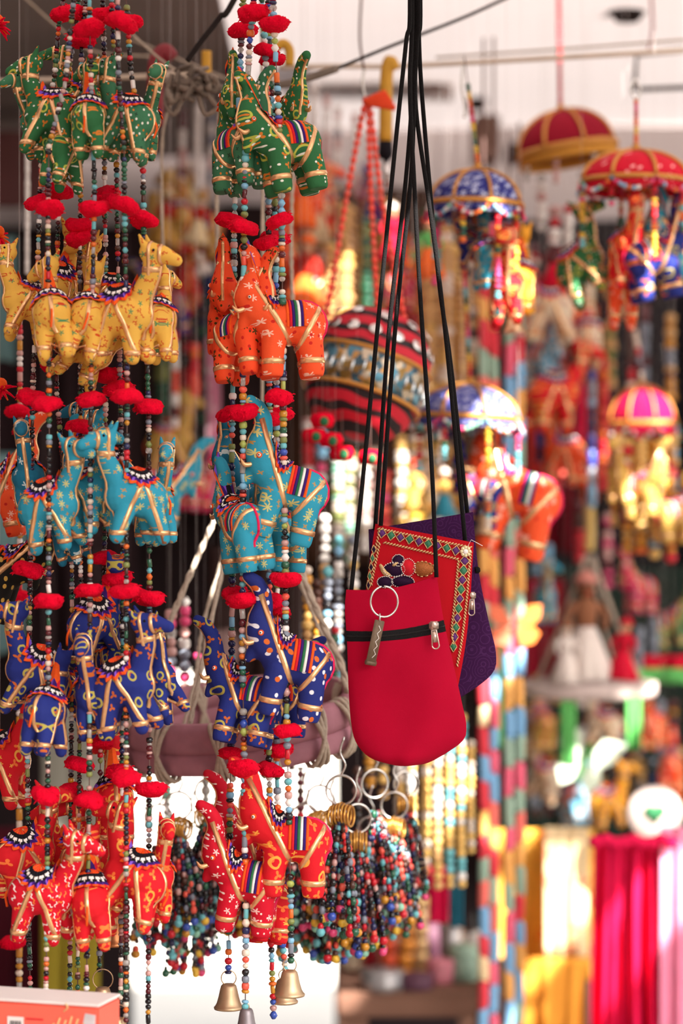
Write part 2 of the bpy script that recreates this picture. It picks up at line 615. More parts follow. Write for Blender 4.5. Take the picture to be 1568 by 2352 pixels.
def camel_proto(turn, steep, stance):
    ct, st = math.cos(turn), math.sin(turn)
    nx = 0.027 - steep
    neck = [(.011, 0, .004, .0125), (.018, 0, .018, .0105), (nx, 0, .036, .0085), (nx + .001, 0, .050, .0088)]
    hx, hz = nx + .001, .054
    head = [(hx - .003 * ct, -.003 * st, hz + .001, .0098), (hx + .010 * ct, .010 * st, hz - .001, .0082), (hx + .023 * ct, .023 * st, hz - .006, .0054)]
    body = [(-.015, 0, -.003, .0195), (0, 0, .003, .0205), (.011, 0, .0, .0175)]
    hump = [(-.003, 0, .010, .0165), (-.003, 0, .016, .011)]
    chains = [neck, head, body, hump]
    for s in (-1, 1):
        chains.append([(hx - .006 * ct - s * .006 * st, -.006 * st + s * .006 * ct, hz + .007, .0036),
                       (hx - .010 * ct - s * .008 * st, -.010 * st + s * .008 * ct, hz + .016, .0016)])
        chains.append([(.010, s * .008, -.012, .0100), (.014 + stance * s, s * .0105, -.026, .0082), (.017 + stance * s * 1.6, s * .0115, -.038, .0064)])
        chains.append([(-.016, s * .008, -.012, .0110), (-.020 - stance * s, s * .0105, -.026, .0088), (-.023 - stance * s * 1.6, s * .0115, -.040, .0066)])
    b = Body(fused(chains), 0.92)
    parts = []
    X, Y, Z = Vector((1, 0, 0)), Vector((0, 1, 0)), Vector((0, 0, 1))

    def part(name, fn):
        mb = MB()
        fn(mb)
        parts.append((name, mb.mesh(name)))
    part('saddle_cloth', lambda mb: b.fan(mb, -.004, .002, .0185, 1.2))
    part('girth_ribbon', lambda mb: b.loop(mb, (-.011, 0, -.002), Y, (Z + X * .35).normalized(), .0046, GOLD, 30))
    part('girth_ribbon', lambda mb: b.loop(mb, (.004, 0, -.001), Y, (Z - X * .45).normalized(), .0046, GOLD, 30))
    part('collar', lambda mb: b.loop(mb, (nx - .001, 0, .040), Y, X, .0055, GOLD, 18))
    part('breast_ribbon', lambda mb: b.along(mb, [(nx + .010, 0, .043), (.035, 0, .026), (.033, 0, .008), (.030, 0, -.010), (.018, 0, -.022)], .0044, GOLD))
    part('rump_ribbon', lambda mb: b.along(mb, [(-.018, 0, .022), (-.036, 0, .008), (-.038, 0, -.006), (-.030, 0, -.022)], .0042, GOLD))

    def bridle(mb):
        c = (hx + .009 * ct, .009 * st, hz - .001)
        b.loop(mb, c, Vector((-st, ct, 0)), Z, .0036, GOLD, 16)
        c2 = (hx - .001 * ct, -.001 * st, hz + .001)
        b.loop(mb, c2, Vector((-st, ct, 0)), Z, .0032, GOLD, 16)
    part('bridle', bridle)
    for s in (-1, 1):
        for c in ((.0158 + stance * s * 1.2, s * .0111 * .92, -.0335), (-.0220 - stance * s * 1.2, s * .0112 * .92, -.0345)):
            part('anklet', lambda mb: b.loop(mb, c, X, Y, .0048, GOLD, 14))
    part('tail', lambda mb: mb.tube(smooth_path([(-.030, 0, .004), (-.037, 0, -.006), (-.036, .002, -.018)], 4), .0012, ORANGE, 6))

    def eyes(mb):
        for s in (-1, 1):
            p, n = b.out((hx + .004 * ct, .004 * st, hz + .001), (-st * s, ct * s, .25))
            mb.ball(p + n * .0003, .0013, BLACKT, 8, 5)
    part('eyes', eyes)
    return b.me, parts


def elephant_proto(lean, curl):
    body = [(-.014, 0, .000, .0185), (0, 0, .001, .0180), (.010, 0, .001, .0165)]
    head = [(.012, 0, .006, .0160), (.022, 0, .012, .0158), (.029, 0, .021, .0132), (.0325 - lean, 0, .031, .0098),
            (.0315 - lean * 1.5, 0, .041, .0077), (.0325 - lean * 1.5 + curl, 0, .050, .0068), (.038 - lean * 1.2 + curl * 2, 0, .058, .0062), (.045 - lean + curl * 3, 0, .062, .0050)]
    chin = [(.028, 0, .010, .010), (.034, 0, .001, .0055), (.036, 0, -.003, .0035)]
    chains = [body, head, chin]
    for s in (-1, 1):
        chains.append([(.011, s * .008, -.008, .0110), (.013, s * .0098, -.026, .0092), (.0135, s * .0100, -.0385, .0090)])
        chains.append([(-.016, s * .008, -.008, .0120), (-.0185, s * .0098, -.026, .0098), (-.019, s * .0100, -.0385, .0094)])
    me = fused(chains)
    for v in me.vertices:                       # flat soles
        v.co.z = max(v.co.z, -.0435)
    b = Body(me, 0.95)
    parts = []
    X, Y, Z = Vector((1, 0, 0)), Vector((0, 1, 0)), Vector((0, 0, 1))

    def part(name, fn):
        mb = MB()
        fn(mb)
        parts.append((name, mb.mesh(name)))

    def saddle(mb):
        for k, m in enumerate((ORANGE, PURPLE, WHITE, GREENT, PURPLE, REDT, ORANGE)):
            x = -.013 + k * .0023
            b.loop(mb, (x, 0, .0), Y, Z, .0024, m, 22, -.25, math.pi + .25, .0007 + .0002 * (k % 2))
    part('saddle_band', saddle)
    part('neck_frill', lambda mb: b.fan(mb, .006, .006, .0075, 1.25, 0.6))
    part('chest_ribbon', lambda mb: b.loop(mb, (.008, 0, .000), Y, (Z + X * .55).normalized(), .0048, GOLD, 30))
    part('rump_ribbon', lambda mb: b.loop(mb, (-.017, 0, -.004), Y, (Z - X * .6).normalized(), .0042, GOLD, 30))
    part('trunk_ribbon', lambda mb: b.along(mb, [(.055 - lean, 0, .060), (.048 - lean, 0, .046), (.050 - lean * .6, 0, .034), (.052, 0, .020), (.046, 0, .006)], .0030, GOLD, .0006, 6))
    part('tail_cord', lambda mb: b.along(mb, [(-.012, 0, .024), (-.028, 0, .018), (-.040, 0, .004), (-.040, 0, -.010), (-.034, 0, -.022)], .0022, PINKT, .001, 6))
    for s in (-1, 1):
        for c in ((.0133, s * .0098 * .95, -.0315), (-.0188, s * .0098 * .95, -.0315)):
            part('anklet', lambda mb: b.loop(mb, c, X, Y, .0048, GOLD, 14))
        part('tusk', lambda mb: mb.tube(smooth_path([(.034, s * .007, .012), (.040, s * .0095, .010), (.0445, s * .0095, .014)], 4), [.0022] * 4 + [.002, .0018, .0014, .001, .0004], GOLD, 8))
    parts.append(('ear', None))

    def eyes(mb):
        for s in (-1, 1):
            p, n = b.out((.026, 0, .019), (0.35, s, .1))
            mb.ball(p + n * .0002, .0024, ORANGE, 10, 6, (1, .6, 1))
            mb.ball(p + n * .0012, .0014, WHITE, 10, 6)
            mb.ball(p + n * .0022, .0007, BLACKT, 8, 5)
    part('eyes', eyes)
    return b.me, [q for q in parts if q[1] is not None]


PRINTS = {
    'green': [printed('green_print', '#2f6b40', [('petal', '#d07a2c', 95, .33, .35, 1, 3), ('ring', '#b9bf4f', 55, .24, .45, 4, 0), ('dot', '#e9eadf', 150, .15, .6, 2, 0)]),
              printed('green_dot_print', '#3a7150', [('dot', '#e6e6da', 130, .18, .4, 5, 0), ('dot', '#d07a2c', 130, .16, .5, 8, 0), ('petal', '#23402f', 90, .2, .5, 3, 4)])],
    'yellow': [printed('yellow_print', '#e3b04c', [('squig', '#c8461f', 120, .30, .3, 1, 0), ('petal', '#4f8a5c', 95, .27, .5, 3, 5), ('petal', '#bf3a22', 120, .22, .5, 6, 4)])],
    'orange': [printed('orange_print', '#f04e26', [('petal', '#3c3a14', 75, .27, .5, 2, 5), ('dot', '#c41e18', 110, .18, .4, 5, 0), ('dot', '#4a3a10', 130, .16, .6, 7, 0)]),
               printed('orange_flower_print', '#f0562c', [('petal', '#f8c4ae', 95, .30, .3, 3, 6), ('dot', '#c8241c', 110, .15, .5, 6, 0)])],
    'turquoise': [printed('turquoise_print', '#3096b2', [('petal', '#d0c678', 85, .34, .4, 3, 7), ('petal', '#b98a44', 120, .26, .5, 6, 4)]),
                  printed('teal_print', '#1f6f8d', [('petal', '#cfe0e0', 62, .28, .6, 9, 5), ('petal', '#b58a50', 110, .2, .6, 5, 3)])],
    'navy': [printed('navy_print', '#232f7c', [('petal', '#c4622a', 85, .33, .45, 2, 3), ('ring', '#b9ac52', 55, .24, .4, 4, 0)]),
             printed('navy_dot_print', '#252f78', [('dot', '#e8e6ee', 110, .2, .4, 2, 0), ('dot', '#d4692c', 100, .22, .5, 6, 0)])],
    'red': [printed('red_squiggle_print', '#d2142a', [('squig', '#f4ece6', 120, .34, .12, 1, 0), ('squig', '#e8853a', 120, .34, .5, 7, 0)]),
            printed('red_leaf_print', '#d41a26', [('petal', '#f07a3a', 80, .34, .3, 3, 3), ('petal', '#f0b04a', 100, .2, .6, 5, 4), ('ring', '#f0a848', 50, .24, .6, 9, 0)]),
            printed('red_flower_print', '#c9132c', [('petal', '#f3cfc9', 85, .26, .4, 4, 5), ('dot', '#f1e3d8', 150, .14, .5, 7, 0)])],
}

CAMELS = [camel_proto(0.0, 0.0, 0.002), camel_proto(0.9, 0.004, -0.002), camel_proto(-0.5, -0.003, 0.003)]
ELEPHANTS = [elephant_proto(0.0, 0.001), elephant_proto(0.004, -0.003), elephant_proto(-0.004, 0.003)]
animal_spots = []          # (strand id, centre) so that beads leave room for the body


def animal(kind, variant, colour, pr, px, py, d, heading, pitch, sc, label, group, strand=None, roll=0.0, thread=0.0):
    me, parts = (CAMELS if kind == 'camel' else ELEPHANTS)[variant]
    p = P(px, py, d)
    rot = (Matrix.Rotation(math.radians(heading), 4, 'Z') @ Matrix.Rotation(math.radians(-pitch), 4, 'Y') @ Matrix.Rotation(math.radians(roll), 4, 'X')).to_euler()
    root = thing('toy_' + kind, label, 'toy ' + kind, p, rot, group, (sc, sc, sc))
    body = link('body', me, root)
    body.material_slots[0].link = 'OBJECT'
    body.material_slots[0].material = PRINTS[colour][pr] if isinstance(colour, str) and colour in PRINTS else colour
    for nm, pm in parts:
        link(nm, pm, root)
    animal_spots.append((strand, p, sc))
    if thread:
        up = rot.to_matrix().inverted() @ Vector((0, 0, 1))
        MB().tube([Vector((0, 0, 0)), up * (thread / sc)], .00015, THREAD, 5).build('thread', root)
    return root


G1 = 'toy camels on the beaded strands'
G2 = 'toy elephants on the beaded strands'
C = 2.50
camels = [
    # green tier
    ('green', 0, 118, 262, C + .00, 168, 6, 1.10, 0, 'a', 'green cloth camel facing left, leftmost of the green camels'),
    ('green', 0, 205, 268, C - .03, 82, 4, 1.00, 1, 'e', 'green cloth camel seen from behind, between the other green camels'),
    ('green', 1, 288, 268, C - .02, 158, 2, 1.05, 0, 'h', 'pale green dotted camel with orange saddle frill, right of the green cluster'),
    ('green', 1, 330, 275, C + .02, -72, 4, 0.98, 2, 'i', 'green dotted camel facing the viewer at the right end of its tier'),
    ('green', 0, 152, 345, C - .01, 75, -14, 0.95, 1, 'c', 'green cloth camel hanging lowest of the green tier, seen from behind'),
    ('green', 1, 86, 292, C + .05, -120, 6, 0.90, 2, 'b', 'dark green camel half hidden at the far left of the green tier'),
    ('green', 0, 180, 225, C + .06, 190, 4, 0.95, 0, 'd', 'green camel deep in the middle of the green cluster, facing left'),
    # yellow tier
    ('yellow', 0, 62, 700, C + .02, 196, 14, 1.00, 0, 'a', 'yellow camel at the far left looking left, its legs tucked'),
    ('yellow', 0, 120, 722, C - .04, 82, 0, 1.15, 1, 'b', 'yellow camel seen from behind with purple saddle frill, second from left'),
    ('yellow', 0, 198, 728, C - .03, 96, 0, 1.10, 0, 'e', 'yellow camel seen from behind in the middle of the yellow tier'),
    ('yellow', 0, 284, 715, C - .04, -14, 4, 1.22, 0, 'h', 'yellow camel in side view with its head raised to the right'),
    ('yellow', 0, 366, 738, C - .01, 76, -4, 1.02, 2, 'i', 'yellow camel seen from behind at the right end of the yellow tier'),
    ('yellow', 0, 246, 690, C + .04, 176, 8, 1.05, 0, 'f', 'yellow camel looking left over the backs of the others'),
    ('yellow', 0, 136, 655, C + .06, 60, 18, 1.05, 0, 'c', 'yellow camel high behind the left of the yellow tier'),
    ('yellow', 0, 205, 800, C + .01, 8, -22, 0.95, 2, 'd', 'yellow camel hanging lowest, tipped forward under the tier'),
    # turquoise tier
    ('turquoise', 1, 66, 1110, C + .05, -96, 0, 1.02, 0, 'a', 'dark teal camel facing the viewer at the far left'),
    ('turquoise', 0, 118, 1165, C - .03, -18, 12, 1.12, 2, 'b', 'turquoise camel in side view facing right with bowed head'),
    ('turquoise', 0, 205, 1130, C - .01, -50, 6, 1.08, 0, 'e', 'turquoise camel facing right in the middle of its tier'),
    ('turquoise', 0, 306, 1132, C - .04, 192, 4, 1.15, 0, 'h', 'turquoise camel in side view facing left with flower print'),
    ('turquoise', 0, 358, 1150, C + .01, -70, 4, 1.02, 2, 'i', 'turquoise camel facing the viewer at the right end of its tier'),
    ('turquoise', 1, 180, 1050, C + .06, 110, 10, 1.05, 1, 'd', 'teal camel high at the back of the turquoise tier'),
    ('turquoise', 1, 150, 1215, C + .02, -110, -10, 0.9, 0, 'c', 'teal camel hanging low behind the turquoise tier'),
    ('turquoise', 0, 245, 1080, C + .05, 160, 8, 1.0, 0, 'f', 'turquoise camel with a dark head band looking left from the back'),
    # navy tier
    ('navy', 0, 80, 1545, C + .00, 188, 20, 1.15, 0, 'a', 'navy camel at the far left stretching its neck up to the left'),
    ('navy', 0, 108, 1630, C - .04, 86, -4, 1.08, 1, 'b', 'navy camel seen from behind with a bright orange fan frill'),
    ('navy', 0, 215, 1600, C - .02, -90, 2, 1.10, 0, 'e', 'navy camel facing the viewer with a gold ribbon down its neck'),
    ('navy', 0, 288, 1580, C - .04, -32, 6, 1.20, 0, 'h', 'navy camel in side view facing right with paisley print'),
    ('navy', 0, 362, 1560, C + .00, -62, 10, 1.02, 2, 'i', 'navy camel at the right end of its tier with straddled legs'),
    ('navy', 0, 222, 1420, C + .02, 58, 8, 1.12, 1, 'f', 'navy camel hanging higher than the rest above the navy tier'),
    ('navy', 0, 150, 1570, C + .06, 40, 0, 1.0, 0, 'c', 'navy camel in deep shade behind the left of the navy tier'),
    ('navy', 0, 255, 1510, C + .05, 120, 0, 1.0, 0, 'g', 'navy camel with saddle frill half hidden behind the middle strands'),
    # red tier
    ('red', 1, 62, 1955, C + .03, 26, 6, 1.12, 0, 'a', 'red camel with green and gold frill at the far left'),
    ('red', 0, 102, 2045, C - .04, -8, 0, 1.20, 0, 'b', 'red camel with white squiggle print in side view facing right'),
    ('red', 1, 212, 2058, C - .03, 78, -2, 1.15, 1, 'e', 'red camel seen from behind at the bottom of the red tier'),
    ('red', 1, 305, 2010, C - .03, 168, 8, 1.18, 0, 'h', 'red camel with orange leaf print in side view facing left'),
    ('red', 1, 358, 2020, C + .00, -76, 2, 1.05, 0, 'i', 'red camel facing the viewer at the right end of the red tier'),
    ('red', 1, 262, 1840, C + .05, 100, 4, 1.15, 1, 'g', 'red camel hanging higher than the rest above the red tier'),
    ('red', 1, 165, 1960, C + .06, 150, 4, 1.0, 0, 'd', 'dark red camel at the back of the red tier'),
    ('red', 1, 240, 1960, C + .05, 176, 6, 1.05, 0, 'f', 'red camel looking left from the back of the red tier'),
]
J = random.Random(41)
for col, pr, px, py, d, hd, pit, sc, var, st, lab in camels:
    animal('camel', var, col, pr, px, py + J.uniform(-6, 10), d, hd + J.uniform(-14, 14), pit + J.uniform(-9, 9), sc * .94, lab, G1, st, J.uniform(-14, 14))

E = 2.57
elephants = [
    ('green', 1, 552, 335, E - .01, -38, 6, 1.15, 0, 'B', 'green dotted elephant in front with its trunk raised'),
    ('green', 0, 656, 330, E - .03, 205, -4, 1.28, 1, 'E', 'green paisley elephant seen from its rump at the right of the green tier'),
    ('green', 0, 540, 285, E + .05, -88, 4, 1.12, 1, 'A', 'green elephant facing the viewer at the left of the green tier'),
    ('green', 0, 655, 290, E + .06, -60, 0, 1.1, 2, 'D', 'green elephant at the back right of its tier, trunk up'),
    ('orange', 0, 558, 762, E - .02, -36, 8, 1.22, 0, 'B', 'orange elephant in front with dark spots and a curling trunk'),
    ('orange', 1, 658, 745, E - .035, 196, -4, 1.36, 1, 'E', 'orange elephant with pale flower print at the right of its tier'),
    ('orange', 0, 522, 712, E + .04, -92, 4, 1.18, 1, 'A', 'orange elephant facing the viewer at the left of the orange tier'),
    ('turquoise', 0, 664, 1122, E - .035, 182, 12, 1.34, 0, 'E', 'turquoise elephant in side view with its trunk raised to the left'),
    ('turquoise', 0, 556, 1205, E - .03, 118, -6, 1.20, 1, 'B', 'turquoise elephant seen from behind with a pink tail cord'),
    ('turquoise', 1, 545, 1105, E + .05, -110, 6, 1.10, 1, 'A', 'teal elephant half hidden behind the turquoise tier at the left'),
    ('turquoise', 0, 645, 1215, E + .04, -130, 0, 1.1, 2, 'D', 'turquoise elephant hanging low behind the right of its tier'),
    ('navy', 1, 674, 1522, E - .04, 180, 14, 1.36, 0, 'E', 'navy elephant with white spots in side view, highest of the navy tier'),
    ('navy', 0, 566, 1600, E - .02, 172, 4, 1.22, 2, 'B', 'navy elephant with orange leaf print standing lower left in the navy tier'),
    ('navy', 0, 650, 1600, E + .04, 30, -6, 1.05, 0, 'D', 'navy elephant at the back with a striped saddle band'),
    ('red', 1, 668, 1930, E - .035, 176, 6, 1.36, 0, 'E', 'red elephant with a yellow paisley on its rump'),
    ('red', 2, 566, 2025, E - .03, 176, 4, 1.25, 0, 'B', 'red elephant with white flower print hanging lowest in the red tier'),
    ('red', 1, 622, 2065, E + .02, 104, -8, 1.12, 1, 'C', 'red elephant seen from behind under the right of the red tier'),
    ('red', 2, 585, 1935, E + .06, -160, 4, 1.15, 2, 'A', 'red flowered elephant at the back of the red tier, trunk up'),
]
for col, pr, px, py, d, hd, pit, sc, var, st, lab in elephants:
    animal('elephant', var, col, pr, px, py, d, hd + J.uniform(-8, 8), pit + J.uniform(-5, 5), sc * .96, lab, G2, st, J.uniform(-10, 10))

# ------------------------------------------------------------------ beads, pompoms, bells, strands
BEADCOL = {
    'black': ('#141318', .18, 0), 'maroon': ('#5a1420', .25, 0), 'red': ('#c51428', .3, 0), 'cream': ('#e3d3c2', .4, 0),
    'white': ('#efe9e4', .35, 0), 'rose': ('#c99a94', .2, .0), 'turq': ('#6ab7c0', .4, 0), 'sky': ('#7fb6d6', .4, 0),
    'blue': ('#2f4fae', .25, 0), 'navy': ('#1a2050', .25, 0), 'green': ('#1f5a40', .2, 0), 'olive': ('#7d8748', .4, 0),
    'lime': ('#a8b45a', .4, 0), 'orange': ('#de6a24', .35, 0), 'amber': ('#c98a24', .2, 0), 'yellow': ('#e2b53a', .35, 0),
    'grey': ('#7f8694', .3, 0), 'clear': ('#d9d4cf', .08, .55), 'brown': ('#4a2a20', .3, 0), 'coral': ('#ea5a48', .35, 0),
    'pink': ('#e0457a', .3, 0), 'gold': ('#e0b566', .3, .0), 'tan': ('#cfa36c', .7, 0), 'mint': ('#8fc7ae', .4, 0),
}
for nm_, (c_, r_, t_) in BEADCOL.items():
    mat('bead_' + nm_, c_, r_, 0.0, 0.15, 200, 0, 0, t_, 0.3 if r_ < .3 else 0)
SHAPES = {   # profile in units of the bead radius, half length
    'round': ([(0, -.85), (.62, -.72), (1, -.1), (.95, .35), (.6, .74), (0, .85)], .85),
    'barrel': ([(0, -.8), (.75, -.8), (1, -.4), (1, .4), (.75, .8), (0, .8)], .8),
    'disc': ([(0, -.45), (.8, -.42), (1.06, 0), (.8, .42), (0, .45)], .45),
    'long': ([(0, -1.5), (.7, -1.5), (.85, -1.2), (.85, 1.2), (.7, 1.5), (0, 1.5)], 1.5),
    'bicone': ([(0, -1.05), (.5, -.95), (1.05, 0), (.5, .95), (0, 1.05)], 1.0),
}
_bead_mesh = {}


def bead_mesh(shape, col, seg=8):
    key = (shape, col, seg)
    if key not in _bead_mesh:
        _bead_mesh[key] = MB().lathe(SHAPES[shape][0], _mats['bead_' + col], seg).mesh('bead')
    return _bead_mesh[key]


LEFTPAL = 'black black black black black black maroon maroon brown red cream rose rose clear turq green green grey olive orange amber navy white'.split()
RIGHTPAL = 'turq turq sky sky cream white black black red maroon coral grey blue navy olive lime orange amber rose clear green'.split()
SHAPEPAL = 'round round round barrel barrel disc disc long bicone'.split()


def yarn_disc(seed, r=.0148, h=.0068):
    q = random.Random(seed)
    prof, n = [], 10
    ph = [q.uniform(0, 6.28) for _ in range(6)]
    for j in range(n + 1):
        a = -math.pi / 2 + math.pi * j / n
        prof.append((r * math.cos(a) ** .55 if 0 < j < n else 0, h * math.sin(a)))

    def wob(a, z):
        return 1 + .06 * math.sin(3 * a + ph[0]) + .05 * math.sin(7 * a + ph[1] + z * 300) + .05 * math.sin(17 * a + ph[2] + z * 900) + q.uniform(-.05, .05)
    mb = MB().lathe(prof, REDYARN, 34, wob=wob)
    for v in mb.v:
        v.z += .0010 * math.sin(v.x * 200 + ph[3]) + .0009 * math.sin(v.y * 240 + ph[4]) + q.uniform(-.0005, .0005)
    for _ in range(14):                             # loose ends of yarn
        a = q.uniform(0, 6.28)
        z = q.uniform(-.6, .6) * h
        p = Vector((math.cos(a) * r * .85, math.sin(a) * r * .85, z))
        e = p * 1.0 + Vector((math.cos(a) * q.uniform(.003, .0055), math.sin(a) * q.uniform(.003, .0055), q.uniform(-.003, .001)))
        mb.tube([p, (p + e) / 2 + Vector((0, 0, .0007)), e], [.0007, .0006, .0004], REDYARN, 5)
    return mb.mesh('pompom')


POMS = [yarn_disc(s) for s in range(5)]


def bell_mesh(m, r=.0155, h=.026):
    prof = [(r * .80, .001), (r * .86, 0), (r, -.0006), (r * 1.03, .0012), (r * .93, .0028), (r * .82, .006), (r * .70, h * .48), (r * .60, h * .78),
            (r * .53, h * .93), (r * .42, h), (0, h + .0006)]
    inner = [(r * .80, .001), (r * .62, h * .5), (r * .48, h * .86), (0, h * .9)]
    return MB().lathe(prof, m, 28).lathe(inner[::-1], m, 28).mesh('bell_cup')


BELLS = {'brass': bell_mesh(BRASS), 'copper': bell_mesh(mat('copper_brass', '#b9774c', .4, .8, .2, 80), .0125, .030),
         'grey': bell_mesh(mat('dull_metal', '#8d8488', .45, .7, .2, 80), .014, .028)}


def bell(px, py, d, kind, sc, label, loop_r=.006, tilt=0.0):
    p = P(px, py, d)
    root = thing('bell', label, 'bell', p, (0, math.radians(tilt), 0), 'bells under the strands', (sc, sc, sc))
    link('bell_cup', BELLS[kind], root)
    h = .026 if kind == 'brass' else .030 if kind == 'copper' else .028
    MB().ring((0, 0, h + loop_r * .8), loop_r, .0007, BRASS, 'y', 18, 6).build('wire_loop', root)
    MB().tube([(0, 0, h * .85), (0.001, 0, .006)], .0009, BRASS, 6).ball((.001, 0, .004), .0032, BRASS).build('clapper', root)
    return root


def x_at(poly, y):
    if y <= poly[0][1]:
        return poly[0][0]
    for (xa, ya), (xb, yb) in zip(poly, poly[1:]):
        if ya <= y <= yb:
            return xa + (xb - xa) * (y - ya) / (yb - ya)
    return poly[-1][0]


BEAM_Z = 2.335


def strand(sid, label, poly, d, size, palette, poms, group):
    """a string of beads and pompoms, hung from the beam, that runs through the toy animals"""
    top = P(poly[0][0], poly[0][1], d)
    knot = Vector((top.x * .6 + P(450, 0, d).x * .4, 2.5 + (d - 2.5) * .4, BEAM_Z))
    root = thing('bead_strand', label, 'bead strand', knot, (0, 0, 0), group)
    pts = [knot] + [P(x, y, d) for x, y in poly]
    MB().tube([p - knot for p in pts], .0006, STRING, 5).build('cord', root)
    y = poly[0][1] - 8.0
    own = [(p, s) for st, p, s in animal_spots if st == sid]
    rr = random.Random(hash_id(sid))
    pom_y = [q[1] for q in poms]
    while y < poly[-1][1]:
        shape = rr.choice(SHAPEPAL)
        col = rr.choice(palette)
        r = size * .5 * rr.uniform(.82, 1.1)
        if shape == 'long':
            r *= .85
        step = SHAPES[shape][1] * r * 2
        yc = y + step / 2
        y += step * 1.02
        pos = P(x_at(poly, yc), yc, d)
        if any(abs(yc - q) < 11 for q in pom_y):
            continue
        if any((pos - p).length < .019 * s for p, s in own):
            continue
        if rr.random() < .05:
            continue
        lean = (x_at(poly, yc + 12) - x_at(poly, yc - 12)) / 24
        b = link('bead', bead_mesh(shape, col), root, pos - knot, (rr.uniform(-.12, .12), -math.atan(lean) * 1.0 + rr.uniform(-.1, .1), rr.uniform(0, 6)))
        s = r * K * d
        b.scale = (s, s, s)
    for k, (qx, qy) in enumerate(poms):
        o = link('pompom', POMS[rr.randrange(5)], root, P(qx, qy, d - .004) - knot, (rr.uniform(-.25, .25), rr.uniform(-.3, .3), rr.uniform(0, 6)))
        s = rr.uniform(.92, 1.1)
        o.scale = (s, s, s * rr.uniform(.95, 1.15))
    return root


def hash_id(s):
    return sum(ord(c) * (i * 31 + 7) for i, c in enumerate(s))


GL, GR = 'beaded camel strands', 'beaded elephant strands'
strand('a', 'outermost left bead strand, mostly black beads, through the leftmost camels', [(150, -30), (135, 60), (125, 180), (104, 260), (95, 340), (88, 560), (80, 760), (75, 900), (70, 1300), (68, 1400), (63, 1700), (65, 2100), (70, 2285)], C + .03, 13.5, LEFTPAL,
       [(148, 32), (88, 465), (72, 912), (65, 1310)], GL)
strand('b', 'second bead strand from the left edge, running to the orange carton', [(172, -30), (150, 190), (112, 340), (110, 560), (112, 800), (113, 1000), (112, 1300), (110, 1700), (108, 2100), (105, 2290)], C - .05, 14.5, LEFTPAL,
       [(115, 480), (108, 928), (112, 1382), (104, 1827)], GL)
strand('c', 'bead strand behind the second and fourth strands of the camel column', [(185, -30), (160, 150), (135, 430), (132, 560), (130, 900), (165, 1300), (165, 1560), (163, 1800), (160, 2290)], C + .05, 13, LEFTPAL,
       [(170, 28), (135, 440), (125, 840), (160, 1818)], GL)
strand('d', 'bead strand left of the column middle with two pompoms stacked together', [(200, -30), (187, 110), (185, 450), (183, 620), (185, 900), (185, 1300), (182, 1800), (178, 2290)], C + .03, 13, LEFTPAL,
       [(185, 92), (185, 522), (183, 547), (185, 980), (180, 1235), (183, 1757)], GL)
strand('e', 'bead strand down the middle of the camel column, in front', [(205, -30), (207, 110), (217, 430), (212, 700), (208, 900), (207, 1300), (205, 1800), (198, 2290)], C - .04, 14.5, LEFTPAL,
       [(205, 66), (217, 480), (208, 918), (205, 1357), (205, 1838)], GL)
strand('f', 'bead strand right of the column middle ending in a brass bell', [(235, -30), (240, 150), (240, 430), (243, 620), (243, 850), (240, 1240), (232, 1480), (230, 1800), (228, 2230)], C + .04, 13.5, LEFTPAL,
       [(240, 36), (243, 447), (247, 862), (242, 1282), (232, 1705)], GL)
strand('g', 'bead strand behind the long one at the right of the camel column', [(255, -30), (262, 150), (268, 400), (270, 560), (275, 850), (278, 1000), (282, 1300), (280, 1700), (277, 2300)], C + .02, 13.5, LEFTPAL,
       [(268, 44), (262, 465), (275, 895), (270, 1330), (275, 1772)], GL)
strand('h', 'long bead strand through the yellow camel that faces right', [(270, -30), (272, 180), (285, 350), (286, 500), (290, 700), (292, 900), (290, 1200), (290, 1700), (289, 2340)], C - .05, 14.5, LEFTPAL,
       [(280, 52), (288, 471), (290, 912), (288, 1357), (289, 1787)], GL)
strand('i', 'rightmost bead strand of the camel column', [(288, -30), (300, 160), (328, 340), (330, 560), (336, 780), (341, 940), (343, 1300), (343, 1700), (340, 2370)], C - .01, 14.5, LEFTPAL,
       [(298, 48), (330, 505), (340, 935), (342, 1374), (347, 1812)], GL)
strand('A', 'leftmost bead strand of the elephant column, ending in a wide brass bell', [(560, -30), (553, 110), (550, 190), (540, 420), (537, 560), (535, 850), (532, 1050), (533, 1280), (532, 1500), (530, 1700), (528, 1850), (526, 2100), (524, 2235)], E + .01, 17.5, RIGHTPAL,
       [(556, 70), (530, 507), (528, 948), (540, 1362), (532, 1732)], GR)
strand('B', 'second bead strand of the elephant column, ending in a grey bell', [(585, -30), (573, 100), (568, 200), (562, 420), (560, 600), (558, 860), (558, 1100), (557, 1300), (556, 1500), (560, 1700), (562, 1950), (565, 2100), (563, 2310)], E - .04, 18, RIGHTPAL,
       [(583, 30), (558, 522), (560, 945), (556, 1378), (560, 1764)], GR)
strand('C', 'third bead strand of the elephant column, trailing off over the white street', [(600, -30), (610, 140), (615, 230), (616, 420), (617, 560), (618, 880), (620, 1050), (618, 1290), (622, 1500), (617, 1700), (620, 1900), (622, 2150), (628, 2330)], E + .02, 17, RIGHTPAL,
       [(612, 116), (612, 558), (618, 965), (622, 1382), (620, 1768)], GR)
strand('D', 'fourth bead strand of the elephant column, behind the rightmost one', [(615, -30), (620, 130), (630, 400), (633, 600), (635, 850), (635, 1000), (637, 1300), (636, 1500), (635, 1700), (637, 1850), (640, 2100), (655, 2222)], E + .04, 17, RIGHTPAL,
       [(624, 138), (632, 547), (643, 950), (638, 1402), (640, 1722)], GR)
